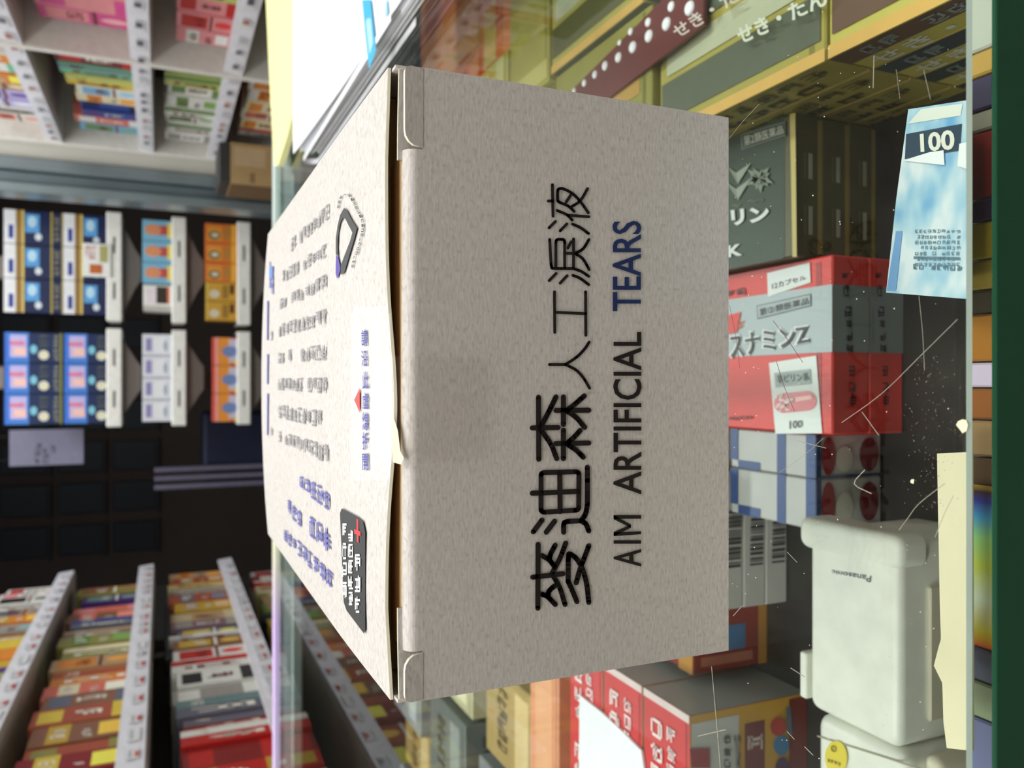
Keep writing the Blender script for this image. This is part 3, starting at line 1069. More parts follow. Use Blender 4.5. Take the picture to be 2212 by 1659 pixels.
# --- dark green cartons with gold edge, three high
GX0, GX1, GY0, GY1 = 0.0495, 0.1055, 0.0956, 0.195
zt = -0.1080
hs = (zt - SHELF) / 3
GN = (32, 56, 28)
for k in range(3):
    z0 = SHELF + hs * k
    o = case_box('herbal_carton', GX0, GX1, GY0, GY1, z0 + .0002, z0 + hs, (84, 84, 48),
                 ['dark green herbal carton at the bottom of the stack of three', 'dark green herbal carton in the middle of the stack of three',
                  'dark green herbal carton with leaf drawing, topmost of three'][k], 'dark green herbal cartons',
                 [('top', 0.0, 0.055, 1.0, 1.0, GN), ('front', 0.03, 0.0, 0.97, 0.16, (150, 136, 70)), ('front', 0.55, 0.35, 0.73, 0.5, (168, 168, 150)), ('front', 0.16, 0.35, 0.36, 0.5, (168, 168, 150)),
                  ('front', 0.55, 0.6, 0.73, 0.66, (110, 108, 80)), ('front', 0.16, 0.6, 0.36, 0.66, (110, 108, 80))])
pl = lambda q, c, **kw: flat_print(o, q, zt, c, **kw)
pl([(1712, 555), (1721, 555), (1718, 244), (1706, 246)], (206, 186, 104), name='gold_edge', k=3)
pl([(1500, 498), (1663, 478), (1660, 442), (1497, 462)], (232, 236, 230), txt='ピラリン', name='lettering', k=4, bold=0.05)
pl([(1552, 560), (1604, 551), (1602, 526), (1550, 534)], (232, 236, 230), txt='FK', name='lettering', k=4, bold=0.04)
pl([(1602, 324), (1698, 293), (1696, 262), (1600, 290)], (120, 130, 108), name='notice_frame', k=3)
pl([(1604, 321), (1696, 291), (1694, 265), (1602, 292)], (58, 74, 50), name='notice_frame', k=4)
pl([(1608, 316), (1693, 288), (1691, 270), (1606, 294)], (206, 212, 196), txt='第2類医薬品', name='lettering', k=5, bold=0.006)
pl([(1582, 448), (1600, 446), (1600, 440), (1582, 442)], (110, 122, 100), txt='#', n=4, name='small_print', k=4)
pl([(1616, 440), (1649, 434), (1649, 428), (1616, 432)], (110, 122, 100), txt='#', n=6, name='small_print', k=4)
b = MB()
LF = mat((124, 136, 118), 0.4, noise=0)
LF2 = mat((150, 160, 144), 0.4, noise=0)
for ang in range(20, 340, 22):         # spiky leaf
    a = math.radians(ang - 90)
    c, L, w = (1640, 385), 32 - 6 * (ang % 3), 6
    d = (math.cos(a), math.sin(a)); n_ = (-d[1], d[0])
    b.poly(pp([c, (c[0] + d[0] * L * .5 + n_[0] * w, c[1] + d[1] * L * .5 + n_[1] * w), (c[0] + d[0] * L, c[1] + d[1] * L),
               (c[0] + d[0] * L * .5 - n_[0] * w, c[1] + d[1] * L * .5 - n_[1] * w)], 4), (LF, LF2)[ang % 2])
for tip, l, r in (((1594, 397), (1572, 360), (1622, 352)), ((1594, 432), (1568, 392), (1622, 385))):
    b.poly(pp([tip, (l[0], l[1]), (tip[0] - 4, tip[1] - 24)], 4), LF)
    b.poly(pp([tip, (tip[0] - 4, tip[1] - 24), (r[0], r[1])], 4), LF2)
q = b.obj('leaf_drawing', fix=False)
q.parent = o
q.matrix_parent_inverse = Matrix.Translation(-Vector(o.location))

# --- stack of white cartons with barcodes
bx = []
for k in range(4):
    z0 = SHELF + 0.0128 * k
    pr = []
    rq = random.Random(40 + k)
    s = 0.30
    while s < 0.70:
        w = rq.choice([.008, .014, .022])
        pr.append(('front', s, 0.12, s + w, 0.72, (60, 60, 62)))
        s += w + rq.choice([.008, .012, .02])
    tag_o = case_box('barcode_carton', -0.1017, -0.0392, 0.146, 0.215, z0 + .0002, z0 + .0128, (206, 204, 200),
                     'thin white carton with a barcode on its edge, ' + ['lowest of its stack', 'second from below in its stack', 'second from the top of its stack', 'topmost of its stack'][k],
                     'white cartons with barcodes', pr)
# --- blue and white cartons with red and white ovals
for k, (xa, xb) in enumerate(((-0.0570, -0.0372), (-0.0368, -0.0198))):
    o = case_box('blue_white_carton', xa, xb, 0.0925, 0.143, SHELF + .0002, -0.1160, (190, 190, 186),
                 ['blue and white carton with ovals, on the side of the white appliance', 'blue and white carton with ovals, pressed against the capsule cartons'][k], 'blue and white cartons with ovals',
                 [('top', 0, 0, 1, 0.10, (46, 76, 132)), ('top', 0, .32, 1, .42, (46, 76, 132)), ('top', 0.0, .62, .2, .9, (46, 76, 132)), ('top', .2, .9, 1, 1, (46, 76, 132)),
                  ('front', 0, .93, 1, 1, (30, 60, 110)), ('front', .05, .72, .95, .93, (140, 34, 40), 'disc'), ('front', .12, .46, .72, .72, (206, 204, 190), 'disc'),
                  ('front', .1, .06, .9, .36, (120, 40, 44), 'disc'), ('front', 0, 0, .06, 1, (60, 84, 120))])
case_box('blue_white_carton', -0.0385, -0.0196, 0.150, 0.215, SHELF + .0002, -0.112, (206, 206, 198),
         'white carton with blue stripes behind the oval-print cartons', 'blue and white cartons with ovals',
         [('top', 0, .0, 1, .12, (40, 74, 140)), ('top', 0, .3, 1, .5, (40, 74, 140)), ('top', 0, .75, 1, 1, (160, 40, 44))])
case_box('red_carton', -0.1345, -0.1050, 0.160, 0.215, SHELF + .0002, -0.108, (150, 60, 48), 'small brick-red carton left of the barcode stack', None,
         [('front', .3, .30, .7, .85, (70, 120, 170)), ('front', .1, .2, .25, .9, (190, 120, 100)), ('front', 0, 0, 1, .12, (196, 140, 60)), ('top', 0, 0, 1, .2, (196, 140, 60))])
case_box('brown_carton', -0.134, -0.1045, 0.218, 0.30, SHELF + .0002, -0.10, (120, 70, 54), 'brown carton behind the small brick-red carton', None,
         [('top', .1, .2, .9, .5, (210, 180, 150))])
# --- big cold remedy cartons on the left: red top, grey end, yellow front
CRX = -0.1400
for k, (ya, yb) in enumerate(((0.134, 0.169), (0.1705, 0.2055), (0.2070, 0.242))):
    o = case_box('cold_remedy_carton', CRX - 0.115, CRX, ya, yb, SHELF + .0002, -0.0870, (206, 64, 66),
                 ['red-topped cold remedy carton with grey end and yellow front', 'red-topped cold remedy carton, second in the row from the front', 'red-topped cold remedy carton, last in the row of three'][k],
                 'red cold remedy cartons',
                 [('right', 0, 0, 1, 1, (160, 164, 160)), ('top', 0.97, 0, 1, 1, (226, 206, 204)), ('front', 0, 0, 1, 1, (196, 150, 52)),
                  ('front', .0, .60, .97, .99, (190, 192, 188), 'over'), ('front', .0, .0, .99, .16, (120, 50, 46), 'over'),
                  ('front', .0, .38, .93, .55, (110, 44, 48), 'over'), ('top', .30, .25, .92, .45, (246, 220, 220), 'txt', 9, 3 + k), ('top', .2, .55, .92, .8, (246, 226, 224), 'txt', 8, 9 + k),
                  ('front', .10, .40, .90, .53, (200, 180, 170), 'txt', 9, 21)])
    if k == 0:
        FY = ya
        sp = lambda q, c, **kw: side_print(o, q, FY, c, **kw)
        sp([(1494, 1659), (1534, 1659), (1532, 1617), (1490, 1617)], (150, 40, 50), k=6, name='red_block')
        sp([(1590, 1680), (1604, 1680), (1600, 1586), (1586, 1586)], (44, 50, 46), k=6, txt='DAEC', name='lettering')
        for j, (yy) in enumerate((1588, 1614, 1640)):
            sp([(1563, yy + 22), (1580, yy + 22), (1579, yy), (1562, yy)], (44, 50, 46), k=6, txt='#', n=1, seed=j + 60, name='small_print')
        for (cx, cy, rx, ry, c) in ((1681, 1570, 17, 20, (176, 64, 50)), (1688, 1610, 17, 22, (58, 120, 166)), (1690, 1658, 15, 22, (76, 50, 86))):
            b = MB()
            b.poly([P(cx + rx * math.cos(a * math.pi / 8), cy + ry * math.sin(a * math.pi / 8), y=FY - .0014) for a in range(16)], mat(c, 0.4, noise=0))
            qo = b.obj('round_badge', fix=True); qo.parent = o; qo.matrix_parent_inverse = Matrix.Translation(-Vector(o.location))
        sp([(1702, 1588), (1712, 1588), (1708, 1526), (1698, 1528)], (90, 104, 120), k=6, name='blue_strip')
# white leaflet lying over the row behind
b = MB()
lf = [(1252, 1502), (1300, 1540), (1345, 1582), (1385, 1622), (1392, 1670), (1250, 1700)]
b.prism([P(x, y, z=-0.0855) for x, y in lf], (0, 0, -0.0012), mat((238, 240, 244), 0.5, scale=30))
tag(b.obj('leaflet'), 'white leaflet with curved edge lying on the red cartons', 'leaflet')
case_box('orange_carton', -0.255, -0.150, 0.262, 0.300, SHELF + .0002, -0.090, (222, 150, 112), 'pale orange carton behind the white leaflet', None, [('top', .1, .2, .9, .8, (230, 170, 130))])

# --- white plastic appliance with a lipped lid
def rounded_outline(x0, x1, y0, y1, r, n=4):
    out = []
    for cx, cy, a0 in ((x1 - r, y0 + r, -90), (x1 - r, y1 - r, 0), (x0 + r, y1 - r, 90), (x0 + r, y0 + r, 180)):
        for k in range(n + 1):
            a = math.radians(a0 + 90 * k / n)
            out.append((cx + r * math.cos(a), cy + r * math.sin(a)))
    return out


def rounded_block(b, x0, x1, y0, y1, z0, z1, r, m, bev=0.003):
    """block with rounded plan and rounded upper rim"""
    rings = []
    for k in range(5):
        a = math.pi / 2 * k / 4
        ins = bev * (1 - math.cos(a))
        rings.append((ins, z1 - bev + bev * math.sin(a)))
    levels = [(0, z0)] + rings
    loops = []
    for ins, z in levels:
        o_ = rounded_outline(x0 + ins, x1 - ins, y0 + ins, y1 - ins, max(r - ins, 0.0004))
        i = len(b.v)
        b.v.extend([(x, y, z) for x, y in o_])
        loops.append((i, len(o_)))
    s = b.slot(m)
    for (i, n), (j, _) in zip(loops[:-1], loops[1:]):
        for k in range(n):
            b.f.append((i + k, i + (k + 1) % n, j + (k + 1) % n, j + k)); b.mi.append(s)
    i, n = loops[-1]
    b.f.append(tuple(range(i, i + n))); b.mi.append(s)


PLA = mat((232, 234, 222), 0.4, scale=90, noise=0.06)
PLB = mat((214, 208, 184), 0.45, scale=60)
app = tag(empty('plastic_appliance', (-0.11, 0.06, SHELF)), 'off-white plastic appliance with lipped lid and yellow round sticker', 'appliance')
def in_app(o):
    o.parent = app
    o.matrix_parent_inverse = Matrix.Translation(-Vector(app.location))
    return o
ZT = -0.1000
b = MB(); rounded_block(b, -0.118, -0.0520, 0.040, 0.0795, SHELF + .0004, ZT, 0.004, PLA, 0.003); b.smooth = True; in_app(b.obj('housing'))
b = MB(); rounded_block(b, -0.0600, -0.0485, 0.0385, 0.0835, ZT - .010, ZT + .0016, 0.004, PLA, 0.003); b.smooth = True; in_app(b.obj('lid_lip'))
b = MB(); rounded_block(b, -0.175, -0.1185, 0.037, 0.0765, SHELF + .0004, ZT - .0005, 0.005, PLA, 0.004); b.smooth = True; in_app(b.obj('lower_housing'))
b = MB(); rounded_block(b, -0.1155, -0.0985, 0.0797, 0.0832, ZT - .012, ZT + .001, 0.001, PLA, 0.001); b.smooth = True; in_app(b.obj('side_tab'))
b = MB(); b.box((-0.110, 0.0385, SHELF + .004), (-0.066, 0.0399, ZT - .012), PLB, 0.0006); in_app(b.obj('front_recess'))
b = MB(); b.box((-0.106, 0.0375, SHELF + .006), (-0.071, 0.0384, ZT - .030), mat((176, 168, 140), 0.5), 0.0004); in_app(b.obj('vent_slot'))
b = MB(); rounded_block(b, -0.150, -0.118, 0.0300, 0.0369, SHELF + .0004, ZT - .006, 0.003, PLB, 0.003); b.smooth = True; in_app(b.obj('front_catch'))
b = MB()
text_on(b, 'Panasonic', [P(x, y, z=ZT + .0003) for x, y in ((1882, 1244), (1796, 1231), (1797, 1240), (1880, 1258))], mat((70, 80, 92), 0.4, noise=0), 0.004)
in_app(b.obj('lettering', fix=False))
b = MB()
b.poly([P(1806 + 24 * math.cos(a * math.pi / 12), 1637 + 37 * math.sin(a * math.pi / 12), z=ZT + .0002) for a in range(24)], mat((226, 206, 70), 0.4))
st = in_app(b.obj('sticker'))
b = MB()
text_on(b, '®', [P(x, y, z=ZT + .0005) for x, y in ((1794, 1623), (1806, 1626), (1807, 1612), (1795, 1609))], mat((110, 106, 40), 0.4, noise=0), 0.02)
pseudo_print(b, [P(x, y, z=ZT + .0005) for x, y in ((1786, 1646), (1816, 1656), (1816, 1648), (1786, 1638))], 4, mat((110, 106, 40), 0.4, noise=0), 3)
q = b.obj('sticker_print', fix=False); q.parent = st
b = MB()
b.tube([P(x, y, z=ZT - .0002) for x, y in ((1766, 1590), (1830, 1610), (1900, 1632), (1990, 1662))], 0.0003, mat((170, 164, 140), 0.5), 6)
in_app(b.obj('seam'))

# --- cream card leaning under the front edge of the glass
b = MB()
cream = mat((236, 226, 190), 0.6, scale=30)
def slope_pt(px, py):
    """plane that drops from the front edge of the glass towards the back"""
    d = ray(px, py)
    # z = -0.0125 - 0.45 * (y + 0.056)
    t = (-0.0125 - 0.45 * (CAM.y + 0.056) - CAM.z) / (d.z + 0.45 * d.y)
    return CAM + d * t
oc = [(2024, 980), (2098, 976), (2100, 1622), (2045, 1616), (2038, 1560), (2030, 1300)]
b.prism([slope_pt(x, y) for x, y in oc], (0, 0, -0.0006), cream)
b.prism([slope_pt(x, y) - Vector((0, 0, .0012)) for x, y in [(2008, 1440), (2018, 1400), (2048, 1300), (2060, 1500), (2042, 1510)]], (0, 0, -0.0005), cream)
tag(b.obj('cream_card'), 'cream paper card tucked under the front edge of the glass', 'card')
# --- pale blue banknote-like leaflet with 100
b = MB()
m_lb = bpy.data.materials.new('cloudy_blue_print')
m_lb.use_nodes = True
nt = m_lb.node_tree
tc = nt.nodes.new('ShaderNodeTexCoord'); nz = nt.nodes.new('ShaderNodeTexNoise'); cr = nt.nodes.new('ShaderNodeValToRGB')
nz.inputs['Scale'].default_value = 90; nz.inputs['Detail'].default_value = 2
el = cr.color_ramp.elements
el[0].position, el[0].color = 0.35, srgb(226, 238, 240)
el[1].position, el[1].color = 0.68, srgb(112, 176, 218)
el.new(0.5).color = srgb(176, 214, 230)
nt.links.new(tc.outputs['Object'], nz.inputs['Vector']); nt.links.new(nz.outputs['Fac'], cr.inputs[0])
nt.links.new(cr.outputs[0], nt.nodes['Principled BSDF'].inputs['Base Color'])
nt.nodes['Principled BSDF'].inputs['Roughness'].default_value = 0.4
b.prism([slope_pt(x, y) for x, y in [(1962, 236), (2092, 216), (2092, 646), (1914, 632), (1936, 430)]], (0, 0, -0.0004), m_lb)
note = tag(b.obj('price_leaflet'), 'pale blue cloudy leaflet marked 100 under the front edge of the glass', 'leaflet')
def note_print(pts, c, name, k=1, txt=None, n=6, seed=0, bold=.02):
    b = MB()
    q = [slope_pt(x, y) + Vector((0, -0.45, 1)).normalized() * 0.0002 * k for x, y in pts]
    m = mat(c, 0.4, noise=0)
    if txt == '#':
        pseudo_print(b, q, n, m, seed)
    elif txt:
        text_on(b, txt, q, m, bold)
    else:
        b.poly(q, m)
    o = b.obj(name, fix=False); o.parent = note
    return o
note_print([(1955, 344), (2074, 326), (2078, 268), (1958, 290)], (52, 74, 92), 'number_block', 1)
note_print([(1990, 330), (2064, 324), (2062, 280), (1988, 290)], (238, 238, 222), 'lettering', 2, '100', bold=0.03)
note_print([(1952, 348), (2042, 358), (2040, 326), (2010, 330)], (246, 250, 250), 'white_tip', 3)
note_print([(2070, 360), (2090, 366), (2090, 308), (2074, 312)], (246, 250, 250), 'tape_piece', 3)
for k in range(7):
    yy = 496 + k * 12
    note_print([(1976 + (k % 2) * 4, yy + 8), (2076, yy + 8), (2076, yy), (1976 + (k % 2) * 4, yy)], (132, 160, 172), 'small_print', 1, '#', 10, 300 + k)
note_print([(1974, 560), (2072, 562), (2072, 556), (1974, 554)], (110, 140, 156), 'small_print', 1)
note_print([(1972, 582), (2080, 586), (2080, 574), (1972, 570)], (110, 140, 156), 'small_print', 1, '#', 8, 77)
note_print([(1962, 268), (2076, 250), (2080, 224), (1990, 236)], (232, 236, 224), 'pale_band', 1)
note_print([(1916, 628), (1936, 629), (1950, 500), (1936, 500)], (122, 168, 214), 'blue_band', 1)

# --- added strips whose colours stand in for light refracted in the front edge
BANDS = [(-60, 108, (196, 192, 180), 'grey-white'), (110, 163, (196, 150, 70), 'ochre'), (165, 238, (58, 44, 78), 'dark purple'), (240, 284, (150, 136, 120), 'taupe'),
         (286, 428, (128, 20, 22), 'dark red'), (430, 478, (60, 22, 70), 'plum'), (480, 560, (170, 140, 30), 'mustard'), (562, 625, (140, 112, 40), 'olive'),
         (627, 676, (60, 48, 34), 'dark brown'), (678, 780, (172, 108, 34), 'orange-brown'), (782, 836, (214, 190, 214), 'pearly pink'), (838, 905, (150, 84, 36), 'rust brown'),
         (907, 985, (166, 128, 90), 'tan'), (987, 1046, (96, 64, 40), 'brown'), (1400, 1470, (96, 92, 120), 'slate'), (1472, 1550, (150, 152, 120), 'sage'), (1552, 1700, (110, 110, 150), 'blue-grey')]
for k, (ya, yb, c, nm) in enumerate(BANDS):
    xa = P(2115, yb, z=-0.031).x
    xb = P(2115, ya, z=-0.031).x
    o = carton('refraction_strip', (xa, -0.0545, SHELF), (xb - xa - .0002, 0.0545 - 0.0356, -0.031 - SHELF), c, [('top', .1, .25, .9, .6, tuple(min(255, int(q * 1.25) + 12) for q in c))], 0, 0.4, 0.0004)
    tag(o, nm + ' strip added for refracted light behind the front glass edge', 'light strip', 'added refraction strips along the front glass')
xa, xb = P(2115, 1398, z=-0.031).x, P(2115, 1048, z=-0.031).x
m_spectrum = ramp_material('painted_spectrum', 0, xa, xb, [(0.0, (250, 90, 20)), (0.10, (250, 220, 60)), (0.3, (250, 250, 230)), (0.5, (240, 240, 90)), (0.68, (190, 250, 160)),
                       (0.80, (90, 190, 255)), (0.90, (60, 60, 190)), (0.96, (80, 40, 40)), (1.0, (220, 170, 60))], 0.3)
b = MB(); b.box((xa, -0.0545, SHELF), (xb, -0.0356, -0.031), m_spectrum, 0.0004)  # added strip; rainbow of dispersed light painted as colour bands
tag(b.obj('dispersion_strip'), 'added rainbow strip painting dispersed light behind the front glass edge', 'light strip')

# --- yellow cough remedy cartons on the right, stacked with their long sides facing left
YL, OL, DG = (184, 176, 88), (168, 160, 84), (60, 72, 60)
SX0 = 0.1062
def cough(x0, x1, y0, y1, z0, z1, label, dark=DG, words='せき・たん', base=YL, near=True):
    if near:
        side = [('left', 0, .50, 1, 1.0, dark), ('left', .06, .06, .70, .46, (232, 236, 222), 'str', words), ('left', .10, .58, .8, .90, (150, 164, 160), 'txt', 8, int(x0 * 1e4)),
                ('left', .76, .08, .96, .42, (90, 84, 40), 'txt', 4, 5)]
    else:
        side = [('left', .10, .1, .85, .4, (84, 78, 36), 'txt', 5, int(z0 * 1e4) + 7), ('left', .3, .55, .95, .85, (110, 104, 50), 'txt', 5, 5)]
    return case_box('cough_carton', x0, x1, y0, y1, z0, z1, base, label, 'yellow cough remedy cartons', side + [
                  ('front', .08, .3, .9, .7, (96, 90, 44), 'txt', 5, int(y0 * 1e4)), ('top', 0.0, 0, .07, 1, (226, 182, 96)), ('top', .12, .02, .38, .98, dark),
                  ('top', .42, .06, .60, .94, (196, 200, 168)), ('top', .66, .02, .80, .98, (96, 108, 90)), ('top', .82, .1, .9, .9, (200, 206, 180))])


hts = [0.0089, 0.0197, 0.0197, 0.0197]
nm = ['lowest', 'second from below', 'third from below', 'topmost']
z0 = SHELF
for k in range(4):
    cough(SX0, SX0 + .062, -0.034, 0.0530, z0 + .0002, z0 + hts[k] - .0001, 'yellow cough remedy carton nearest the front glass, %s of its stack' % nm[k], [(64, 60, 62), (58, 70, 72), (62, 74, 80), (112, 84, 66)][k], base=(206, 196, 96))
    cough(SX0, SX0 + .062, 0.0545, 0.150, z0 + .0002, z0 + hts[k] - .0001, 'yellow cough remedy carton behind the herbal cartons, %s of its stack' % nm[k], [(120, 112, 60), (140, 132, 70), (120, 116, 60), (96, 104, 84)][k], base=(176, 166, 80), near=False)
    z0 += hts[k]
for j, (xa, ya, yb, nmj) in enumerate(((SX0 + .064, -0.03, 0.062, 'nearest'), (SX0 + .064, 0.064, 0.156, 'second'), (SX0 + .064, 0.158, 0.25, 'third'), (SX0 + .128, 0.06, 0.16, 'outer'))):
    cough(xa, xa + .062, ya, yb, SHELF + .0002, -0.080, 'tall yellow cough remedy carton in the right row, %s of the row' % nmj, [(70, 84, 70), (76, 92, 80), (96, 98, 56), (70, 84, 70)][j])
    # writing on the upper side
zt = -0.070
for k, (q, c, w) in enumerate(((((1600, 98), (1792, 8), (1776, -24), (1588, 62)), (226, 232, 214), 'せき・たん'),)):
    b = MB()
    text_on(b, w, [P(x, y, z=-.0790) for x, y in q], mat(c, 0.4, noise=0), 0.03)
    q = b.obj('lettering', fix=False)
    tgt = bpy.data.objects['cough_carton.009']
    q.parent = tgt; q.matrix_parent_inverse = Matrix.Translation(-Vector(tgt.location))

# --- blister strip of white domes on a dark red card
def zpt(px, py, z=-0.0780):
    return P(px, py, z=z)
bl = tag(empty('blister_pack', zpt(1330, 130, -0.0795)), 'dark red blister strip with a row of shiny white domes', 'blister pack')
inv = Matrix.Translation(-Vector(bl.location))
b = MB()
b.prism([zpt(1210, 262), zpt(1240, 268), zpt(1520, 55), zpt(1520, -40), zpt(1470, -40), zpt(1230, 200)], (0, 0, -.0015), mat((104, 44, 44), 0.4))
q = b.obj('backing_card'); q.parent = bl; q.matrix_parent_inverse = inv
DOMES = [(1240, 197, 9), (1262, 179, 10), (1285, 161, 11), (1307, 142, 13), (1336, 124, 14), (1367, 102, 16), (1402, 78, 17), (1440, 52, 18), (1490, 18, 20), (1338, 92, 8), (1362, 68, 10), (1400, 48, 12), (1450, 14, 14)]
for cx, cy, r in DOMES:
    b = MB()
    b.smooth = True
    c = zpt(cx, cy); rad = (zpt(cx, cy + r) - c).length * 0.8
    b.grid(lambda s, t: c + Vector((rad * math.cos(6.2832 * s) * math.cos(1.5708 * t), rad * math.sin(6.2832 * s) * math.cos(1.5708 * t), rad * .55 * math.sin(1.5708 * t))), 14, 5, mat((250, 250, 252), 0.15, noise=0))
    q = b.obj('white_dome', fix=False); q.parent = bl; q.matrix_parent_inverse = inv
b = MB()
text_on(b, 'せき・た', [P(x, y, z=-.0777) for x, y in ((1466, 84), (1600, 0), (1580, -24), (1448, 60))], mat((214, 200, 190), 0.4, noise=0), 0.02)
q = b.obj('lettering', fix=False); q.parent = bl; q.matrix_parent_inverse = inv
# the strip rests on a yellow carton
p0, p1 = zpt(1230, 262, -.0677), zpt(1520, -40, -.0677)
case_box('throat_carton', 0.1685, 0.235, 0.254, 0.308, SHELF + .0002, -0.0800, (178, 170, 80), 'olive yellow throat remedy carton under the blister strip', None,
         [('left', .05, .3, .9, .7, (120, 50, 46), 'txt', 6, 4), ('top', .04, .04, .2, .96, (208, 200, 120))])
case_box('throat_carton', 0.1062, 0.1670, 0.1520, 0.245, SHELF + .0002, -0.080, (150, 146, 66), 'olive yellow throat remedy carton beside the taped eye drop carton', None,
         [('top', .05, .1, .3, .9, (206, 204, 130)), ('top', .4, .1, .6, .9, (190, 150, 70)), ('left', .05, .3, .9, .7, (84, 80, 40), 'txt', 6, 4)])
# orange and yellow cartons further back
for k, (xa, xb, ya, yb, zt_, c, lab, pr) in enumerate((
        (0.172, 0.208, 0.312, 0.372, -0.080, (206, 196, 100), 'bright yellow carton next to the orange sachet boxes', [('top', .05, .1, .95, .3, (222, 216, 140)), ('top', .1, .5, .9, .8, (226, 220, 120)), ('left', .1, .3, .9, .7, (120, 110, 50), 'txt', 5, 3)]),
        (0.210, 0.262, 0.312, 0.372, -0.086, (232, 120, 62), 'orange sachet box right of the bright yellow carton', [('top', .05, .05, .95, .35, (240, 150, 90)), ('top', .1, .55, .9, .9, (226, 190, 110))]),
        (0.264, 0.330, 0.312, 0.372, -0.084, (222, 130, 62), 'orange sachet box at the right end of the yellow row', [('top', .05, .1, .4, .9, (236, 170, 100)), ('top', .5, .1, .9, .9, (206, 100, 60))]),
        (0.2365, 0.330, 0.254, 0.308, -0.082, (216, 124, 60), 'orange carton right of the olive throat cartons', [('top', .05, .1, .45, .9, (236, 164, 100)), ('top', .55, .2, .9, .8, (190, 90, 56))]),
        (0.178, 0.234, 0.375, 0.420, -0.086, (236, 116, 66), 'orange sachet box nearest in the row beside the papers', [('top', .05, .05, .95, .4, (242, 146, 92)), ('top', .1, .55, .9, .9, (206, 66, 46))]),
        (0.178, 0.234, 0.422, 0.468, -0.088, (226, 96, 56), 'orange sachet box in the middle of the row beside the papers', [('top', .05, .05, .95, .4, (240, 140, 86)), ('top', .1, .55, .9, .9, (196, 56, 42))]),
        (0.178, 0.234, 0.470, 0.516, -0.088, (230, 110, 62), 'orange sachet box farthest back in the row beside the papers', [('top', .05, .05, .95, .4, (244, 160, 100)), ('top', .1, .55, .9, .9, (210, 76, 52))]),
        (0.236, 0.330, 0.375, 0.520, -0.088, (222, 126, 66), 'wide orange carton beside the sachet boxes', [('top', .05, .05, .5, .95, (236, 160, 96)), ('top', .6, .1, .9, .9, (200, 90, 56))]))):
    case_box('remedy_carton', xa, xb, ya, yb, SHELF + .0002, zt_, c, lab, 'cartons at the right back of the counter', pr)
# cartons at the left back of the counter
cols = [((150, 156, 158), 'grey'), ((176, 150, 96), 'mustard'), ((132, 140, 146), 'blue-grey'), ((170, 104, 86), 'terracotta'), ((196, 190, 150), 'cream'), ((112, 120, 116), 'slate grey'),
        ((188, 164, 110), 'sand'), ((150, 90, 80), 'dull red')]
k = 0
for r_, y0 in enumerate((0.33, 0.45, 0.57)):
    x = -0.15 - 0.05 * r_
    for j in range(4):
        c, n_ = cols[k % 8]
        w = 0.055 + 0.012 * ((k * 7) % 3)
        case_box('remedy_carton', x - w, x, y0, y0 + 0.09, SHELF + .0002, -0.115 + 0.006 * (k % 3), c,
                 '%s carton at the left back of the counter, %s row, %s from the middle' % (n_, ['front', 'middle', 'back'][r_], ['first', 'second', 'third', 'fourth'][j]), 'cartons at the left back of the counter',
                 [('top', .1, .15, .9, .4, tuple(min(255, q + 40) for q in c)), ('top', .15, .55, .85, .75, tuple(int(q * .6) for q in c), 'txt', 6, k), ('front', .1, .2, .9, .7, tuple(int(q * .7) for q in c), 'txt', 5, k)])
        x -= w + 0.004
        k += 1

# ------------------------------------------------------------------ shop shelves
ORD = ['first', 'second', 'third', 'fourth', 'fifth', 'sixth', 'seventh', 'eighth', 'ninth', 'tenth', 'eleventh', 'twelfth', 'thirteenth',
       'fourteenth', 'fifteenth', 'sixteenth', 'seventeenth', 'eighteenth', 'nineteenth', 'twentieth', 'twenty-first', 'twenty-second', 'twenty-third',
       'twenty-fourth', 'twenty-fifth', 'twenty-sixth', 'twenty-seventh', 'twenty-eighth']
PAL = {'red': (198, 40, 36), 'dark red': (140, 36, 36), 'brown': (142, 96, 70), 'rust': (172, 84, 58), 'salmon': (226, 120, 100), 'orange': (226, 140, 52), 'tan': (186, 156, 118),
       'beige': (206, 190, 156), 'yellow': (224, 196, 70), 'olive': (150, 146, 76), 'green': (104, 142, 70), 'teal': (110, 140, 140), 'blue': (52, 74, 150), 'slate': (104, 108, 124),
       'grey': (160, 156, 150), 'mauve': (130, 100, 112), 'white': (234, 234, 228), 'cream': (236, 224, 186), 'gold': (204, 166, 60), 'navy': (30, 34, 70), 'pink': (236, 150, 156),
       'magenta': (222, 80, 150), 'lilac': (196, 186, 236), 'mint': (120, 196, 160), 'maroon': (120, 28, 44), 'lime': (196, 206, 120), 'sky blue': (120, 180, 220), 'black': (30, 28, 30), 'purple': (86, 56, 130)}


